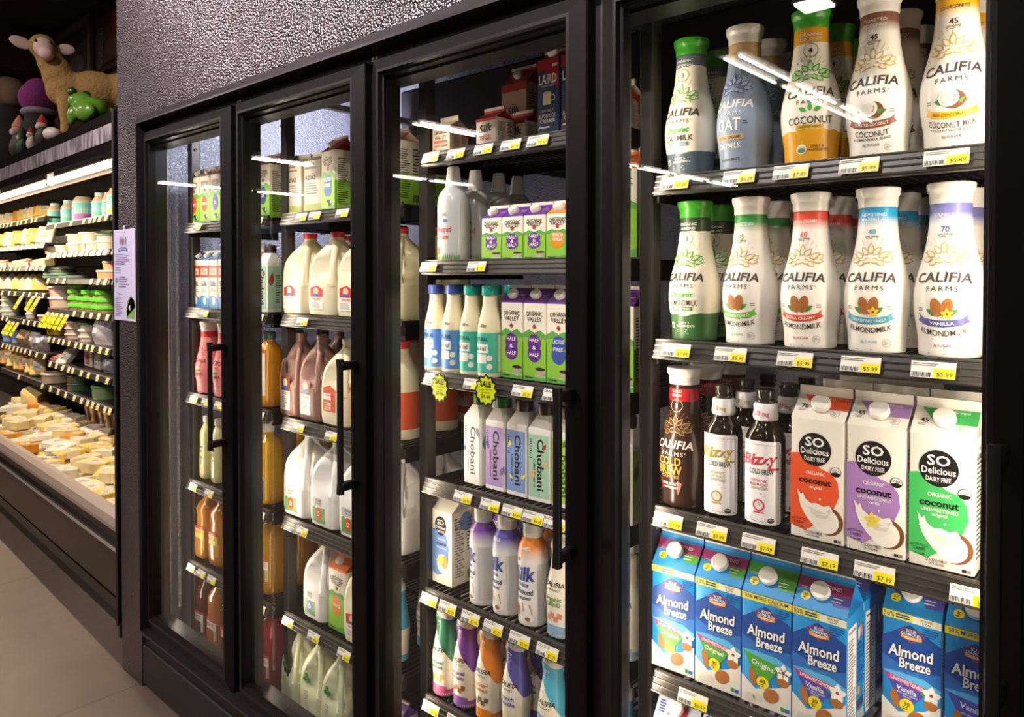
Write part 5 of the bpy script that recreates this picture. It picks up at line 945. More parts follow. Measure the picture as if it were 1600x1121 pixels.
# notice hanging on the end panel
nt_ = thing('paper_notice', 'printed lavender white notice in a clear sleeve on the end of the refrigerator', 'notice', None, (-3.088, 1.1415, 1.60))
w, h = .215, .36
mb = MB(); mb.box(-w/2, w/2, -.0006, .0006, -h/2, h/2, mat('#d6cdec', .35)); a = Art(); I = mat('#7a74a0', .5)
a.ell(-.012, .128, .036, .034, mat('#b9c6e6', .4), 1, 24); a.ell(-.012, .131, .012, .016, mat('#c9403c', .4), 2, 16); a.ell(-.036, .135, .010, .018, mat('#7a8fb8', .4), 2, 12); a.ell(.014, .135, .010, .018, mat('#7a8fb8', .4), 2, 12); a.rect(-.058, .034, .096, .110, mat('#4a66b0', .4), 3, 6, -3, -.012); a.text('FRESH DAIRY', -.012, .103, .007, WHT, 4, .008, .07, -3)
a.lines(-.095, .078, .038, .085, 7, I, 1, 3, .45); a.lines(-.095, -.03, .004, .034, 3, I, 1, 5, .3); a.text('Our Promise', -.02, -.008, .008, DK, 1, .008); a.ring(-.082, -.022, .005, .011, mat('#4a4a7a', .4), 1, 16); a.lines(-.06, .07, -.052, -.012, 4, I, 1, 7, .45); a.text('Thank You', -.07, -.075, .007, DK, 1, .008, None, 0, 0, 'L'); a.lines(-.095, -.01, -.165, -.085, 11, I, 1, 9, .45)
a.ell(.0625, -.145, .045, .06, mat('#6f9a4a', .45), 1, 24, 0, rad(20), rad(200)); a.poly([(.02, -.17), (.1, -.17), (.1, -.10), (.06, -.085), (.03, -.12)], mat('#7fae55', .45), 1); a.ell(.052, -.128, .012, .009, WHT, 2, 14); a.ell(.060, -.126, .007, .006, DK, 3, 12); a.rect(.044, .048, -.152, -.13, DK, 3); a.rect(.058, .062, -.152, -.13, DK, 3)
a.put(mb, lambda u, v, hh: (u, -.0006 - hh, v)); mb.build('sheet', nt_)
mb = MB(); mb.box(-.006, .006, -.002, .0012, h/2 - .012, h/2 + .016, mat('#e8e4ee', .3)); mb.build('tape', nt_)
CT = {'R0': [-6.08, -5.71, -5.43, -5.3, -5.21, -5.11, -4.99], 'R1': [-6.26, -6.11, -5.97, -5.85, -5.71, -5.6, -5.47, -5.37, -5.23, -5.11, -5.0], 'R2': [-6.29, -6.06, -5.89, -5.29, -5.15, -5.02], 'R3': [-5.66, -5.47, -5.3, -5.15, -4.99], 'R4': [-6.28, -6.16, -6.03, -5.92, -5.79, -5.63, -5.52, -5.39, -5.28, -5.13, -5.0], 'R5': [-6.26, -6.1, -5.94, -5.8, -5.71, -5.52, -5.37, -5.19, -5.0], 'R6': [-6.48, -6.26, -6.06, -5.88, -5.68, -5.52, -5.39, -5.29, -5.19, -5.05, -4.96], 'L0': [-7.78, -7.64, -7.5, -7.37, -7.16, -7.05, -6.89, -6.72, -6.61], 'L1': [-7.76, -7.5, -7.31, -7.18, -7.03, -6.89, -6.74, -6.59, -6.41], 'L2': [-7.76, -7.64, -7.41, -7.24, -7.12, -6.89, -6.76, -6.59, -6.4], 'L3': [-7.73, -7.48, -7.28, -7.01, -6.82, -6.63, -6.43], 'L4': [-7.73, -7.57, -7.01, -6.86, -6.68, -6.54, -6.41], 'L5': [-7.73, -7.59, -7.48, -7.35, -7.22, -7.1, -6.97, -6.82, -6.63, -6.41], 'L6': [-7.18]}
HT = {'R3': [-6.2, -6.08, -5.97, -5.85, -5.73], 'L3': [-6.94, -6.6, -6.44], 'L4': [-7.36, -7.23, -7.09]}
CI = {'R0': [-6.61, -6.45, -6.11, -5.76, -5.56, -5.41, -5.33, -5.18], 'R1a': [-6.52, -6.22, -6.08, -5.91, -5.74, -5.5, -5.41, -5.23, -5.15], 'R2': [-6.48, -6.19, -5.31, -5.22], 'R3a': [-6.38, -6.09], 'R3g': [-5.91, -5.78, -5.6, -5.46, -5.31], 'R4': [-6.45, -6.19, -5.98, -5.79, -5.62, -5.41, -5.28], 'R5': [-6.32, -6.12, -5.97, -5.71, -5.54, -5.33, -5.23], 'R6': [-6.73, -6.52, -6.33, -5.97, -5.82, -5.57, -5.41, -5.26], 'L0': [-8.18, -7.98, -7.75, -7.48, -7.27, -7.11, -6.96, -6.84, -6.73], 'L1': [-8.21, -7.98, -7.75, -7.51, -7.31, -7.15, -6.99, -6.84, -6.69], 'L2': [-8.08, -7.8, -7.53, -7.27, -7.03, -6.8, -6.62], 'L3': [-8.13, -7.8, -7.53, -7.31, -7.11, -6.92], 'L4': [-8.21, -7.89, -7.66, -7.4, -7.19, -6.99, -6.8], 'L5': [-8.18, -7.94, -7.71, -7.4, -7.19, -6.96, -6.73], 'L6': [-8.16, -7.94, -7.71, -7.51, -7.31, -7.11, -6.96]}
# ------------------------------------------------------------------ open cheese case beyond the refrigerator
CA = rad(-2.0)
def cs(x, y):
    dx, dy = x + 3.2, y - 1.16
    return (-3.2 + dx * cos(CA) - dy * sin(CA), 1.16 + dx * sin(CA) + dy * cos(CA))
def cput(o, x, y, z, label, group=None, rz=0, tilt=0, s=1., roll=0):
    X, Y_ = cs(x, y); return put(o, X, Y_, z, label, group, rz + CA, tilt, s, roll)
CASE = thing('open_refrigerated_case', 'long open black cheese case with lit canopy beyond the glass door refrigerator', 'display case', None, (-3.2, 1.16, 0), CA)
def cpart(mb, name, parent=CASE):
    o = mb.build(name, parent); o.location = (3.2, -1.16, 0) if parent is CASE else (0, 0, 0); return o
XL = -13.0; XR_ = -3.235
def sweep(prof, m, x0=XL, x1=XR_, mb=None, close=True):
    mb = mb or MB(); mb.loft([[(x0, y, z) for y, z in prof], [(x1, y, z) for y, z in prof]], m, False); return mb
M_CASE = mat('#0d0b0b', .3, .1); M_CASEB = mat('#1f1815', .25, .1); M_ALU = mat('#d9cfc8', .2, .6)
cpart(sweep([(1.285, .0), (1.285, .10), (1.23, .125), (1.225, .365), (1.26, .37), (2.15, .37), (2.15, .0)], M_CASEB), 'base')
cpart(sweep([(1.284, .001), (1.284, .10), (1.229, .124), (1.2245, .17), (1.2235, .12), (1.275, .09), (1.275, .001)], M_CASE), 'kick_plate')
cpart(sweep([(1.225, .36), (1.195, .375), (1.192, .44), (1.205, .455), (1.205, .50), (1.25, .50), (1.25, .36)], M_CASE), 'bumper')
cpart(sweep([(1.193, .412), (1.187, .416), (1.187, .424), (1.193, .428)], M_ALU), 'bumper_trim')
cpart(sweep([(1.205, .50), (1.186, .505), (1.178, .53), (1.182, .565), (1.20, .585), (1.225, .585), (1.235, .50)], mat('#c6b4aa', .3, .25)), 'front_rail')
cpart(sweep([(1.235, .37), (1.235, .40), (2.12, .45), (2.12, .37)], mat('#3a3330', .5)), 'bin_floor')
mb = MB(); mb.box(XL, XR_, 2.10, 2.2, .37, 2.16, mat('#15120f', .5)); cpart(mb, 'back_panel')
cpart(sweep([(1.155, 2.110), (1.155, 2.235), (1.20, 2.30), (2.2, 2.30), (2.2, 2.15), (1.174, 2.15), (1.172, 2.110)], mat('#141011', .95, 0, None, .03)), 'canopy')
def fringe():
    m = bpy.data.materials.new('pleated_strip'); m.use_nodes = True; nt = m.node_tree; b = nt.nodes['Principled BSDF']; b.inputs['Roughness'].default_value = .35
    tc = nt.nodes.new('ShaderNodeTexCoord'); nz = nt.nodes.new('ShaderNodeTexNoise'); mp = nt.nodes.new('ShaderNodeMapping'); mp.inputs['Scale'].default_value = (9, 9, 2.0); nz.inputs['Scale'].default_value = 5; nz.inputs['Detail'].default_value = 4
    cr = nt.nodes.new('ShaderNodeValToRGB'); cr.color_ramp.elements[0].position = .42; cr.color_ramp.elements[1].position = .62; cr.color_ramp.elements[0].color = lin('#5a5058'); cr.color_ramp.elements[1].color = lin('#a79aa6')
    for a, c in ((tc.outputs['Object'], mp.inputs[0]), (mp.outputs[0], nz.inputs[0]), (nz.outputs['Fac'], cr.inputs[0]), (cr.outputs[0], b.inputs['Base Color'])): nt.links.new(a, c)
    return m
cpart(sweep([(1.151, 2.152), (1.151, 2.222), (1.1555, 2.222), (1.1555, 2.152)], fringe()), 'canopy_strip')
cpart(sweep([(1.30, 2.149), (1.30, 2.08), (1.297, 2.077), (1.296, 2.078), (1.294, 2.08), (1.294, 2.149)], mat('#5a463a', .45), XL + .1, XR_ - .05), 'reflector')
M_CTUBE = mat('#fff1d2', .5, 0, None, .5, 6)
for i in range(8):
    x1 = -3.30 - 1.2 * i; mb = MB(); mb.tube([(x1 - 1.16, 1.235, 2.095), (x1, 1.235, 2.095)], .018, M_CTUBE, 10); lp = cpart(mb, 'lamp_tube')
    mb = MB(); mb.box(x1 + .002, x1 + .034, 1.222, 1.252, 2.075, 2.15, M_CAPW); mb.build('lamp_holder', lp)
    if i < 5: area('case_lamp', (x1 - .58, 1.25, 2.062), 1.15, .02, CASE_POWER, CASE_COL, (x1 - .58, 1.75, 1.25), parent=lp)
mb = MB(); P = [(1.155, .11), (1.155, 2.27)] + [(1.185 - .03 * cos(rad(a)), 2.27 + .03 * sin(rad(a))) for a in (30, 60, 90)] + [(2.2, 2.30), (2.2, .11)]
mb.loft([[(x, y, z) for y, z in P] for x in (-3.232, -3.205)], mat('#0d0c0d', .25), False); cpart(mb, 'end_panel')
mb = MB(); mb.tube([(-3.2185, 1.150, z) for z in (.16, .8, 1.6, 2.27)], .006, mat('#3a3739', .2), 8); cpart(mb, 'edge_trim')
SECT = {'R': (-6.33, -4.95), 'L': (-7.83, -6.38), 'N': (-4.91, -3.55), 'M': (-9.3, -7.88)}
LEV = {'R': [1.955, 1.741, 1.554, 1.332, 1.117, .933, .746], 'L': [2.027, 1.823, 1.65, 1.44, 1.215, .977, .75], 'N': [1.955, 1.741, 1.554, 1.332, 1.117, .933], 'M': [2.027, 1.823, 1.65, 1.44, 1.215, .977]}
M_SH = mat('#2a2523', .4); M_LIP = mat('#8a8078', .35, .3); CF = 1.675
for sname, (x0, x1) in SECT.items():
    for z in LEV[sname]:
        mb = MB(); mb.box(x0, x1, CF + .01, 2.1, z + .008, z + .02, M_SH); sh = cpart(mb, 'shelf')
        mb = MB(); mb.loft([[(x, y, zz) for y, zz in ((CF + .012, z + .020), (CF + .004, z + .021), (CF - .008, z - .015), (CF - .004, z - .018), (CF + .012, z - .014))] for x in (x0, x1)], M_SH, False); mb.box(x0, x1, CF + .0, CF + .012, z + .017, z + .0225, M_LIP); mb.build('shelf_lip', sh)

# contents
_N = {}
def nth(key):
    _N[key] = _N.get(key, 0) + 1; return ORD[min(_N[key], 20)]
SN = {'R0': "the right bay's top shelf", 'R1': "the right bay's second shelf", 'R2': "the right bay's third shelf", 'R3': "the right bay's fourth shelf", 'R4': "the right bay's fifth shelf", 'R5': "the right bay's sixth shelf", 'R6': "the right bay's lowest shelf",
      'L0': "the left bay's top shelf", 'L1': "the left bay's second shelf", 'L2': "the left bay's third shelf", 'L3': "the left bay's fourth shelf", 'L4': "the left bay's fifth shelf", 'L5': "the left bay's sixth shelf", 'L6': "the left bay's lowest shelf"}
mb = MB(); mb.box(-.026, .026, -.001, .001, -.020, .020, M_TAG); a = Art(); a.rect(-.004, .026, -.020, .0, M_YEL, 1); a.lines(-.022, .022, .006, .016, 2, GREY, 1, 2, .4); a.bars(-.024, -.006, -.016, -.004, K, 1, n=6); a.put(mb, lambda u, v, h: (u, -.001 - h, v))
ctag = tag(mb.build('price_tag'), '', 'price tag')
mb = MB(); mb.box(-.017, .017, -.001, .001, -.115, .0, mat('#d9c63a', .45)); a = Art(); a.rect(-.015, .015, -.111, -.040, M_YEL, 1); a.text('SALE', 0, -.022, .008, DK, 1, .02); a.text('$4', 0, -.08, .018, DK, 2, .02); a.put(mb, lambda u, v, h: (u, -.001 - h, v)); mb.box(-.008, .008, -.0015, .0105, -.012, .008, M_CAPW)
htag = tag(mb.build('hanging_sale_tag'), '', 'price tag')
for k, L in CT.items():
    z = LEV[k[0]][int(k[1])] + .002
    for x in L: cput(ctag, x, CF - .0055, z, f'small white and yellow price tag, {nth(k+"t")} from left along {SN[k]}', 'cheese case price tags', 0, rad(-18))
for k, L in HT.items():
    z = LEV[k[0]][int(k[1])] - .012
    for x in L: cput(htag, x, CF - .03, z, f'yellow sale tag hanging askew, {nth(k+"h")} from left under {SN[k]}', 'hanging sale tags', rad(22), rad(-18), 1, rad(22))
def tproto(nm, cat): return thing(nm, '', cat)
def mk_jar(c1, c2, cap, r=.045, h=.17):
    o = tproto('yogurt_bottle', 'bottle'); mb = MB(); pr = curve_prof([(r * .92, 0), (r, .008), (r, h * .55), (r * .96, h * .66), (r * .68, h * .80), (r * .60, h * .84)], 4); mb.lathe(pr, mat('#e6d6bc', .4), 24)
    a = Art(); a.rect(-r * 3.0, r * 3.0, h * .05, h * .60, mat(c1, .42), 1, 30); a.rect(-r * 3.0, r * 3.0, h * .05, h * .24, mat(c2, .42), 2, 30); a.ell(0, h * .42, r * .5, h * .1, WHT, 3, 14); a.text('GO', 0, h * .42, h * .09, DK, 4, .02); a.put(mb, lathe_surf(pr)); mb.build('bottle_body', o)
    mb = MB(); mb.lathe([(r * .64, h * .835), (r * .66, h * .85), (r * .66, h * .99), (r * .5, h)], mat(cap, .4), 24); mb.build('cap', o); return o
def mk_tub(body, lid, r=.06, h=.055, band=None, r0=.86, skirt=.007):
    o = tproto('food_tub', 'tub'); mb = MB(); mb.lathe([(r * r0, 0), (r * .98, h)], mat(body, .4), 28)
    if band:
        a = Art(); a.rect(-r * .9, r * .2, h * .12, h * .85, mat(band, .42), 1, 10); a.lines(r * .3, r * .9, h * .2, h * .8, 3, GREY, 1); a.put(mb, lathe_surf([(r * r0, 0), (r * .98, h)]))
    mb.build('tub_body', o); mb = MB(); mb.lathe([(r * 1.05, h - skirt), (r * 1.06, h - skirt * .6), (r * 1.0, h + .005), (r * .88, h + .006), (r * .86, h + .003)], mat(lid, .4), 28); mb.build('lid', o); return o
def mk_wedge(c, w=.11, d=.13, h=.05, rind='#d8c08a'):
    o = tproto('cheese_wedge', 'cheese'); mb = MB(); P = [(-.5 * w, -.5 * d), (.5 * w, -.5 * d), (.42 * w, .1 * d), (.06 * w, .5 * d), (-.06 * w, .5 * d), (-.42 * w, .1 * d)]
    q = [.96, 1, 1, .96]; zs = [0, .004, h - .004, h]; mb.loft([[(x * k, y * k, z) for x, y in P] for k, z in zip(q, zs)], mat(c, .4, 0, None, .5, 0, 1, 0, 30), False); a = Art(); a.rect(-.22 * w, .22 * w, -.18 * d, .16 * d, mat('#ece4dc', .4), 1); a.lines(-.18 * w, .18 * w, -.14 * d, .1 * d, 4, GREY, 2); a.put(mb, lambda u, v, hh: (u, v, h + hh)); mb.build('cheese_piece', o); return o
def mk_block(c, w=.12, d=.13, h=.045, lab='#efe9e2', nm='cheese_block', cat='cheese'):
    o = tproto(nm, cat); mb = MB(); mb.box(-w/2, w/2, -d/2, d/2, 0, h, mat(c, .38, 0, None, .5, 0, 1, 0, 25), min(.006, h * .2))
    if lab:
        L = mat(lab, .4); a = Art(); a.rect(-w * .3, w * .28, -d * .25, d * .25, L, 1); a.lines(-w * .26, w * .22, -d * .2, d * .1, 4, GREY, 2); a.put(mb, lambda u, v, hh: (u, v, h + hh)); a = Art(); a.rect(-w * .32, w * .22, h * .15, h * .85, L, 1); a.lines(-w * .28, w * .18, h * .2, h * .7, 2, GREY, 2); a.put(mb, front(d)); a = Art(); a.rect(-d * .3, d * .25, h * .15, h * .85, L, 1); a.put(mb, right(w))
    mb.build('block_body', o); return o
def mk_bag(c, metal=.0, w=.15, d=.07, h=.12):
    o = tproto('snack_bag', 'bag'); mb = MB(); R = []
    for t in (0, .04, .2, .5, .8, .96, 1): 
        k = sin(pi * min(.93, max(.07, t))) ; R.append([(w/2 * (.9 + .1 * k) * (abs(cos(a)) ** .6) * (1 if cos(a) > 0 else -1), d/2 * max(.06, k) * sin(a) * (1 + .12 * sin(5 * a + 9 * t)), h * t) for a in [2 * pi * j / 20 for j in range(20)]])
    mb.loft(R, mat(c, .3, metal, (35, .5, .01))); mb.build('bag_body', o); return o
def mk_disc(c, r=.11, h=.022):
    o = tproto('flat_dip_tray', 'tray'); mb = MB(); mb.lathe([(r * .9, 0), (r, .004), (r, h - .004), (r * .95, h)], mat(c, .35), 28); mb.build('tray_body', o); return o
J1 = mk_jar('#6fc9d0', '#4fc79a', '#b9e6e0', .052, .185); J2 = mk_jar('#6fc9d0', '#a94aa0', '#b79ad0', .074, .215); J3 = mk_jar('#6fc9d0', '#a8e03a', '#c6e86a', .048, .205); J4 = mk_jar('#6fc9d0', '#d07ab0', '#d9a0c9', .040, .17)
def shelf_items(key, specs, y=None, base=0.0):
    z = LEV[key[0]][int(key[1])] + .0205 + base
    for (o, x, dy, dz, s, rz, til, w_) in specs:
        cput(o, x, (y or CF + .09) + dy, z + dz, f'{w_}, {nth(key + w_)} from left on {SN[key]}', None, rz, til, s)
X = CI
shelf_items('R0', [(J1, X['R0'][0], .05, 0, 1, 0, 0, 'aqua and green yogurt bottle'), (J1, X['R0'][1], 0, 0, 1.02, 0, 0, 'aqua and green yogurt bottle'), (J1, X['R0'][2], 0, 0, 1, 0, 0, 'aqua and green yogurt bottle'), (J2, X['R0'][3], 0, 0, 1, 0, 0, 'large purple-lidded yogurt bottle'), (J4, X['R0'][4], .09, 0, .95, 0, 0, 'slim pink-lidded yogurt bottle'), (J1, X['R0'][5], 0, 0, .98, 0, 0, 'aqua and green yogurt bottle'), (J4, X['R0'][6], .03, 0, 1.1, 0, 0, 'slim pink-lidded yogurt bottle'), (J3, X['R0'][7] + .12, -.02, 0, 1, 0, 0, 'lime-lidded yogurt bottle')])
T1 = mk_tub('#efe4d8', '#e8d6d0', .062, .055, '#e0783a'); T2 = mk_tub('#efe6da', '#e9dad2', .070, .060, '#c9b83a'); T3 = mk_tub('#e8dccf', '#5a8a62', .066, .040, '#8fb86a'); T4 = mk_tub('#f0e6dc', '#ead9d2', .066, .055, '#8fba6a')
shelf_items('R1', [(T1, X['R1a'][0], 0, 0, 1, 0, 0, 'white-lidded tub with orange label'), (T4, X['R1a'][1], 0, 0, 1, 0, 0, 'white-lidded tub with green label'), (T2, X['R1a'][3], 0, 0, 1, 0, 0, 'white-lidded tub with yellow label'), (T2, X['R1a'][3] + .0, 0, .066, 1, 0, 0, 'upper white-lidded tub with yellow label'), (T2, X['R1a'][4] + .02, .03, 0, 1.05, 0, 0, 'white-lidded tub with yellow label'), (T2, X['R1a'][4] + .02, .03, .070, 1.05, 0, 0, 'upper white-lidded tub with yellow label'), (T1, X['R1a'][6] - .12, 0, 0, 1.05, 0, 0, 'white-lidded tub with orange label'), (T4, X['R1a'][7] - .06, 0, 0, 1.05, 0, 0, 'white-lidded tub with green label'), (T3, X['R1a'][7] - .06, .0, .065, 1, 0, 0, 'upper green-lidded tub')])
D1 = mk_disc('#7f8f84'); D2 = mk_disc('#8fb8a0'); D3 = mk_disc('#b9b09c'); T5 = mk_tub('#e0a48a', '#e8c4b4', .056, .052, '#d9b83a')
shelf_items('R2', [(D1, X['R2'][0], .03, 0, 1, 0, 0, 'grey dip tray, lowest in stack'), (D2, X['R2'][0] + .01, .03, .0225, 1, 0, 0, 'pale green flat dip tray'), (D1, X['R2'][0], .03, .045, 1, 0, 0, 'grey flat dip tray, upper'), (D3, X['R2'][0], .03, .0675, 1, 0, 0, 'beige flat dip tray'), (D1, X['R2'][1] + .03, .05, 0, 1, 0, 0, 'grey dip tray beside the stack'), (T5, X['R2'][2], 0, 0, 1, 0, 0, 'salmon tub with pale lid'), (T5, X['R2'][3] + .03, 0, 0, 1, 0, 0, 'salmon tub with pale lid'), (T5, X['R2'][3] + .03, 0, .0585, 1, 0, 0, 'upper salmon tub with pale lid')])
T6 = mk_tub('#d6bdb0', '#efe2da', .115, .075, '#c98a80', .9); G1 = mk_tub('#c9a878', '#5fc93a', .064, .042, '#e09a3a', .84, .022)
shelf_items('R3', [(T6, X['R3a'][0] + .02, .04, 0, 1, 0, 0, 'wide white-lidded tub, lower'), (T6, X['R3a'][0] + .02, .04, .082, 1, 0, 0, 'wide white-lidded tub, upper')])
for i, (x, n) in enumerate(zip(X['R3g'], (4, 2, 3, 3, 3))):
    for q in range(n): shelf_items('R3', [(G1, x, .0 if i % 2 == 0 else .02, .049 * q, 1, 0, 0, ['bottom', 'middle', 'upper', 'topmost'][q] + ' bright green-lidded tub')])
T7 = mk_tub('#8a7038', '#c99a3a', .085, .07, '#d9b02a', .92); T8 = mk_tub('#dccfc4', '#ecdcd4', .068, .036, '#d0554a', .9); BG = mk_bag('#d8d4dc', .3, .2, .09, .16)
shelf_items('R4', [(T7, X['R4'][0] - .02, .02, 0, 1, 0, 0, 'mustard and brown tub, lower'), (T7, X['R4'][0] - .02, .02, .076, 1, 0, 0, 'mustard and brown tub, upper'), (T8, X['R4'][2], 0, 0, 1, 0, 0, 'red-labelled white container, lower'), (T8, X['R4'][2], 0, .043, 1, 0, 0, 'red-labelled white container, middle'), (T8, X['R4'][2], 0, .086, 1, 0, 0, 'red-labelled white container, upper'), (T8, X['R4'][4] - .05, 0, 0, 1, 0, 0, 'red-labelled white container, lower'), (T8, X['R4'][4] - .05, 0, .043, 1, 0, 0, 'red-labelled white container, middle'), (T3, X['R4'][4] - .05, 0, .086, .95, 0, 0, 'green-lidded container on top'), (BG, X['R4'][6] - .02, -.02, 0, 1, .3, 0, 'crinkled silver white bag')])
WY = mk_wedge('#e8c86a'); WP = mk_wedge('#ecd9a8'); WO = mk_wedge('#e09a35'); WW = mk_wedge('#efe3cc'); BY = mk_block('#e9c968', .10, .13, .035); BW = mk_block('#efe6d6', .11, .13, .035); BO = mk_block('#e08f2c', .10, .12, .04); BR = mk_block('#b5443c', .14, .10, .035, '#ead9c9', 'cracker_box', 'box'); BXW = mk_block('#e6dccf', .16, .06, .12, '#c94a3c', 'cracker_box', 'box'); BXG = mk_block('#cfc8c4', .12, .07, .115, '#d6d2cc', 'cracker_box', 'box'); SB = mk_bag('#b5b2ba', .6, .15, .07, .10); HB = mk_bag('#c9a878', 0, .2, .11, .12)
shelf_items('R5', [(BR, X['R5'][0], 0, 0, 1, .3, rad(20), 'red and pink cracker box lying tilted'), (BW, X['R5'][1] - .02, 0, .02, 1.2, .2, rad(50), 'pale cheese slab leaning'), (BXW, X['R5'][3], .03, 0, 1, 0, 0, 'white box with red label, standing'), (BXG, X['R5'][4] + .04, .03, 0, 1, 0, 0, 'grey box, standing'), (SB, X['R5'][5] + .06, 0, 0, .9, .2, 0, 'silver bag')])
RC = mk_tub('#a89888', '#b5a596', .13, .07, None, .98); RT = mk_tub('#4a6a4a', '#3f5a44', .085, .05, '#c23a34', .98); GT = mk_tub('#8fae7a', '#4f8f5a', .085, .085, '#5a9a5a', .9)
shelf_items('R6', [(RC, X['R6'][1], .04, 0, 1, 0, 0, 'round wooden-coloured cheese box'), (RT, X['R6'][3] + .03, .02, 0, 1, 0, 0, 'dark green tin with red label, lower'), (RT, X['R6'][3] + .03, .02, .057, 1, 0, 0, 'dark green tin with red label, upper'), (GT, X['R6'][6], .02, 0, 1, 0, 0, 'green-lidded round tub')])
# left bay
def lean(key, protos, xs, dy, dz, tilts, rz=1.25):
    for i, x in enumerate(xs):
        o, nm = protos[i % len(protos)]
        shelf_items(key, [(o, x, dy, dz, 1.15, rz + .1 * sin(3 * i), tilts + .06 * cos(2 * i), nm)])
P_ = lambda o, n: (o, n)
lean('L0', [P_(WY, 'yellow cheese wedge standing'), P_(WW, 'white cheese wedge standing'), P_(WP, 'pale cheese wedge standing'), P_(WO, 'orange cheese wedge standing')], X['L0'], 0, .065, rad(70))
lean('L1', [P_(BY, 'yellow cheese slab leaning'), P_(WY, 'yellow cheese wedge leaning'), P_(BW, 'white cheese slab leaning')], X['L1'], 0, .06, rad(62), 1.0)
lean('L2', [P_(WP, 'pale cheese wedge lying'), P_(BY, 'yellow cheese slab lying'), P_(BR, 'pink cheese pack lying')], X['L2'], -.01, .004, rad(8), .5)
lean('L3', [P_(WP, 'pale cheese wedge on edge'), P_(WW, 'white cheese wedge on edge'), P_(WY, 'yellow cheese wedge on edge')], X['L3'], 0, .065, rad(70), 1.3)
T9 = mk_tub('#c9cfc0', '#ded8d2', .075, .042, '#8aa08a', .94); T10 = mk_tub('#e0d4d4', '#efe4e2', .05, .05, None, .8); T11 = mk_tub('#8fa6d0', '#4a72d0', .055, .05, '#4a72d0', .9)
for q in range(4): shelf_items('L4', [(T9, X['L4'][1], 0, .049 * q, 1, 0, 0, f'{["lowest", "second", "third", "topmost"][q]} grey-green flat tub'), (T10, X['L4'][4], 0, .056 * q * .82, .82, 0, 0, f'{["lowest", "second", "third", "topmost"][q]} stacked white cup')])
shelf_items('L4', [(BO, X['L4'][0] - .1, 0, 0, 1.6, .2, 0, 'orange cheese block'), (T8, X['L4'][6], .03, 0, 1.1, 0, 0, 'red-labelled white container')])
for q in range(2): shelf_items('L5', [(T11, X['L5'][1], 0, .057 * q, 1, 0, 0, f'blue-lidded tub, {["lower", "upper"][q]} left'), (T11, X['L5'][2], .02, .057 * q, 1, 0, 0, f'blue-lidded tub, {["lower", "upper"][q]} right')])
shelf_items('L5', [(HB, X['L5'][3] + .05, 0, 0, 1.1, .2, 0, 'tan paper bag'), (BG, X['L5'][5], -.02, 0, .85, .2, 0, 'crinkled silver white bag'), (SB, X['L5'][6] - .06, -.02, 0, 1.2, .5, 0, 'shiny silver bag')])
lean('L6', [P_(BY, 'yellow cheese slab standing'), P_(BO, 'orange cheese slab standing'), P_(WY, 'yellow cheese wedge standing')], X['L6'], 0, .075, rad(68), 1.2)
# the bin of loose cheese under the shelves
rb = random.Random(11)
CH = [(WY, 'yellow cheese wedge'), (BY, 'yellow cheese slab'), (WP, 'pale cheese wedge'), (BW, 'white cheese slab'), (WW, 'white cheese wedge'), (WP, 'pale cheese wedge'), (WO, 'orange cheese wedge'), (BW, 'white cheese slab'), (BY, 'yellow cheese slab'), (WP, 'pale cheese wedge')]
RN = ["the bin's front row", "the bin's second row", "the bin's middle row", "the bin's fourth row"]
for r_, (y, x0, x1, zb) in enumerate(((1.31, -6.2, -3.36, .455), (1.45, -6.7, -3.45, .475), (1.59, -7.2, -4.0, .49), (1.73, -7.6, -4.9, .50))):
    n = int((x1 - x0) / .163)
    for i in range(n):
        o, nm = CH[(i * 5 + r_ * 3 + rb.randint(0, 2)) % len(CH)]; x = x1 - .163 * i - .08
        if r_ == 0: z = .408; s = 1.25; til = rad(2)
        else: z = .425 + .006 * r_ ; s = 1.2; til = rad(rb.uniform(-4, 10))
        cput(o, x + rb.uniform(-.012, .012), y, z, f'{nm}, {nth("bin" + str(r_) + nm)} from the right in {RN[r_]}', None, rb.uniform(-.5, .5) + (0 if r_ else .0), til, s)
        if rb.random() < .75 and r_ < 4:
            o, nm = CH[(i * 3 + r_ + rb.randint(0, 3)) % len(CH)]
            cput(o, x + rb.uniform(-.03, .03), y + rb.uniform(.0, .03), z + .062 * (1.05 if r_ else 1) + (.004 if o in (WY, WP, WW, WO) else 0), f'{nm} piled on, {nth("bint" + str(r_) + nm)} from right above {RN[r_]}', None, rb.uniform(-1.2, 1.2), rad(rb.uniform(-7, 9)), 1.15)
BT = mk_block('#c9862f', .07, .10, .26); BP = mk_block('#9a4f22', .06, .10, .25)
for i, (o, x, nm) in enumerate(((BP, -5.98, 'dark orange'), (BT, -5.86, 'amber'), (BP, -5.68, 'dark orange'), (BT, -5.56, 'amber'), (BP, -5.36, 'dark orange'), (BT, -5.24, 'amber'))):
    cput(o, x, 1.90, .455, f'tall {nm} cheese block leaning at the back of the bin, {ORD[i+1]} from left', None, .15, rad(14), 1, rad(14))
bw = thing('half_cheese_wheel', 'large pale half cheese wheel in wrap at the back left of the bin', 'cheese'); mb = MB(); R = []
for z, k in ((0, .97), (.01, 1), (.15, 1), (.16, .97)): R.append([(.21 * k * cos(a), .21 * k * sin(a), z) for a in [pi * j / 16 - pi * .55 for j in range(17)]])
mb.loft(R, mat('#e3c987', .4, 0, None, .5, 0, 1, 0, 12), True); mb.build('cheese_body', bw); cput(bw, -7.0, 1.86, .50, bw['label'], None, -2.1, rad(-10))

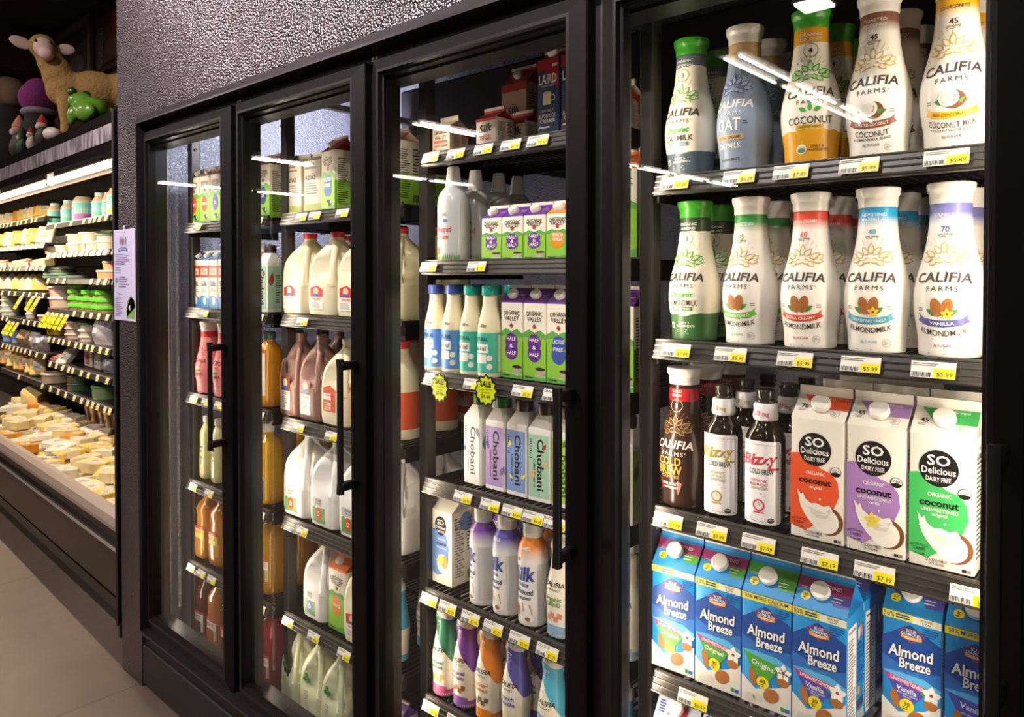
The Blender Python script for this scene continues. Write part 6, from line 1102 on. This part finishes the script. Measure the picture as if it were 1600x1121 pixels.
# ------------------------------------------------------------------ toys on top of the case, pictures on the wall
def blob(name, ells, m, parent, vox=.012, sm=6):
    """one continuous soft body grown from overlapping ellipsoids"""
    bm = bmesh.new()
    for c, r, *rot in ells:
        M_ = Matrix.Translation(c) @ (Matrix.Rotation(rot[0][1], 4, rot[0][0]) if rot else Matrix()) @ Matrix.Diagonal((r[0], r[1], r[2], 1))
        bmesh.ops.create_icosphere(bm, subdivisions=3, radius=1, matrix=M_)
    me = bpy.data.meshes.new(name); bm.to_mesh(me); bm.free(); o = bpy.data.objects.new(name, me); COL.objects.link(o)
    md = o.modifiers.new('r', 'REMESH'); md.mode = 'VOXEL'; md.voxel_size = vox; s_ = o.modifiers.new('s', 'SMOOTH'); s_.iterations = sm
    bpy.context.view_layer.update(); me2 = bpy.data.meshes.new_from_object(o.evaluated_get(bpy.context.evaluated_depsgraph_get())); o.modifiers.clear(); o.data = me2; bpy.data.meshes.remove(me)
    me2.materials.clear(); me2.materials.append(m); me2.polygons.foreach_set('use_smooth', [True] * len(me2.polygons)); me2.polygons.foreach_set('material_index', [0] * len(me2.polygons)); me2.name = name
    o.parent = parent; return o
def ball(c, r, m, name, parent, seg=16):
    mb = MB(); mb.lathe([(r * max(.02, sin(pi * k / 10)), -r * cos(pi * k / 10)) for k in range(11)], m, seg, None, Matrix.Translation(c)); return mb.build(name, parent)
KNIT = mat('#a8834a', .9, 0, (60, .8, .01)); FACE = mat('#d9b8ac', .6); HOOF = mat('#d8c0b4', .6)
x, y = cs(-4.42, 1.30)
lamb = thing('toy_lamb', 'large tan woolly toy lamb with pink face standing on the case top', 'toy', None, (x, y, 2.30), rad(73))   # local +X runs from head to tail
L_ = [((.0, 0, .29), (.095, .085, .10)), ((.14, 0, .30), (.14, .10, .105)), ((.28, 0, .31), (.12, .10, .105)), ((-.035, -.005, .36), (.075, .07, .10)), ((-.07, -.01, .43), (.062, .060, .08)), ((-.10, -.015, .495), (.066, .062, .066))]
for px_, s in ((0, 1), (0, -1), (.28, 1), (.28, -1)): L_ += [((px_, .05 * s, .20), (.038, .038, .10)), ((px_, .05 * s, .11), (.027, .027, .09)), ((px_ - .005, .05 * s, .05), (.024, .024, .045))]
blob('wool_body', L_, KNIT, lamb)
blob('face', [((-.095, -.060, .480), (.047, .036, .054)), ((-.082, -.092, .440), (.035, .034, .034))], FACE, lamb, .008, 4)
blob('ear', [((-.195, -.005, .505), (.055, .014, .032), ('Y', .35))], FACE, lamb, .006, 3); blob('ear', [((.002, .005, .500), (.048, .014, .032), ('Y', -.15))], FACE, lamb, .006, 3)
for ex in (-.128, -.062): ball((ex, -.084, .505), .0075, K, 'eye', lamb, 12)
for px_ in (0, .28):
    for s in (-1, 1): mb = MB(); mb.lathe([(.020, 0), (.027, .003), (.027, .03), (.02, .038)], HOOF, 16, None, Matrix.Translation((px_ - .005, .05 * s, .0))); mb.build('hoof', lamb)
blob('tail', [((.40, 0, .33), (.03, .022, .05))], KNIT, lamb, .008, 3)
x, y = cs(-3.80, 1.24); frog = thing('toy_frog', 'shiny green and yellow toy frog beside the lamb on the case top', 'toy', None, (x, y, 2.30), rad(200))
FG = mat('#4f7a1f', .25); FY = mat('#c9b92a', .25); FD = mat('#1f3a14', .25)
blob('frog_body', [((0, 0, .07), (.085, .07, .065)), ((.06, 0, .115), (.065, .06, .045)), ((-.04, .06, .05), (.06, .03, .045)), ((-.04, -.06, .05), (.06, .03, .045)), ((.05, .06, .04), (.022, .02, .045)), ((.05, -.06, .04), (.022, .02, .045))], FG, frog, .008, 4)
blob('belly', [((.055, 0, .075), (.055, .052, .05))], FY, frog, .008, 4)
for s in (-1, 1): ball((.075, .036 * s, .158), .020, FD, 'eye', frog)
x, y = cs(-5.10, 1.34); dark = thing('knit_hat_figure', 'dark figure wearing a round magenta knitted hat behind the lamb', 'toy', None, (x, y, 2.30))
blob('figure_body', [((0, 0, .12), (.13, .11, .14)), ((0, 0, .27), (.09, .085, .09))], mat('#191517', .8), dark, .014, 5)
blob('knit_hat', [((0, 0, .36), (.115, .11, .10)), ((.0, 0, .42), (.08, .075, .06))], mat('#8a2f78', .9, 0, (70, .8, .01)), dark, .012, 4)
blob('hat_brim', [((0, 0, .275), (.105, .10, .035))], mat('#8f8790', .9), dark, .012, 4)
x, y = cs(-6.35, 1.48); be = thing('plush_bear', 'tall dark plush figure with fluffy beige head, leftmost on the case top', 'toy', None, (x, y, 2.30)); blob('plush_body', [((0, 0, .20), (.19, .17, .22)), ((0, 0, .42), (.14, .13, .14))], mat('#141214', .9), be, .02, 5); blob('fluffy_head', [((0, -.03, .62), (.16, .14, .12)), ((-.1, -.02, .60), (.08, .09, .09)), ((.11, -.02, .60), (.08, .09, .09))], mat('#7a624f', .95), be, .016, 3)
def santa(x, y, h, lab, coat, hat, face='#e0b8a0'):
    X_, Y_ = cs(x, y); o = thing('holiday_figurine', lab, 'figurine', 'figurines on the case top', (X_, Y_, 2.30)); k = h / .14
    blob('body', [((0, 0, .04 * k), (.035 * k, .032 * k, .045 * k)), ((0, 0, .075 * k), (.022 * k, .022 * k, .025 * k)), ((.03 * k, -.005, .06 * k), (.014 * k, .014 * k, .03 * k)), ((-.03 * k, -.005, .06 * k), (.014 * k, .014 * k, .03 * k))], mat(coat, .6), o, .006, 3)
    ball((0, -.004, .102 * k), .022 * k, mat(face, .6), 'head', o); mb = MB(); mb.lathe([(.024 * k, .110 * k), (.022 * k, .118 * k), (.012 * k, .138 * k), (.003 * k, .152 * k)], mat(hat, .7), 16); mb.build('hat', o); ball((.004, -.018 * k, .092 * k), .013 * k, mat('#d9d2ca', .8), 'beard', o)
santa(-4.60, 1.235, .16, 'small figurine with red pointed hat beside the white egg on the case top', '#2b2426', '#a82c2c'); santa(-4.78, 1.225, .12, 'smaller figurine with white face and red hat, left of the taller one', '#c9b8b0', '#9a2a2a'); santa(-5.02, 1.235, .15, 'dark green tree-like figurine at the left of the small figurines', '#24402a', '#1f3a26', '#35503a'); santa(-5.2, 1.26, .24, 'peach-headed figurine in front of the magenta hat', '#3a2c30', '#c98a72', '#d9907a')
X_, Y_ = cs(-4.38, 1.225); eg = thing('white_egg', 'white egg-shaped ornament lying at the lamb\'s feet', 'ornament', None, (X_, Y_, 2.30)); blob('shell', [((0, 0, .036), (.055, .042, .036)), ((.03, 0, .034), (.04, .034, .032))], mat('#dccfc4', .4), eg, .006, 4)
def picture(x0, x1, z0, z1, lab, fc, ic, mot):
    o = thing('framed_picture', lab, 'picture', 'pictures on the back wall', ((x0 + x1) / 2, 2.432, (z0 + z1) / 2)); w, h = x1 - x0, z1 - z0; mb = MB(); rings = [[(x, yy, z) for x, z in ((-w/2 + i, -h/2 + i), (w/2 - i, -h/2 + i), (w/2 - i, h/2 - i), (-w/2 + i, h/2 - i))] for i, yy in ((0, 0), (0, -.03), (.03, -.04), (.08, -.015), (.08, 0))]; mb.loft(rings, mat(fc, .5, 0, (50, .5, .01)), False, False, False); mb.build('frame', o)
    mb = MB(); mb.box(-w/2 + .075, w/2 - .075, -.012, -.004, -h/2 + .075, h/2 - .075, mat(ic, .3)); a = Art()
    for q in mot: a.ell(*q[:4], mat(q[4], .4), 1 + q[5], 20)
    a.put(mb, lambda u, v, hh: (u, -.012 - hh, v)); mb.build('canvas', o)
picture(-8.15, -7.25, 3.38, 3.95, 'ornate dark framed grey picture on the wood wall above the lamb', '#6a5a40', '#4a4644', [(.05, -.12, .2, .1, '#6a6460', 0)])
picture(-7.05, -6.0, 3.36, 3.97, 'dark framed brownish picture with a red spot at the right of the wood wall', '#2a1c14', '#5a3a2c', [(-.2, .08, .06, .12, '#9a2a2a', 1), (-.1, -.1, .3, .1, '#6a4a3a', 0)])
mb = MB()
for x in (-9.6, -8.4): mb.box(x, x + .22, .9, 2.44, 3.55, 3.8, mat('#3f2a1a', .7))
mb.box(-22, -3.2, 1.0, 1.2, 3.8, 3.98, mat('#3f2a1a', .7)); struct(mb, 'trim_1')
bpy.data.objects.remove(_fo)
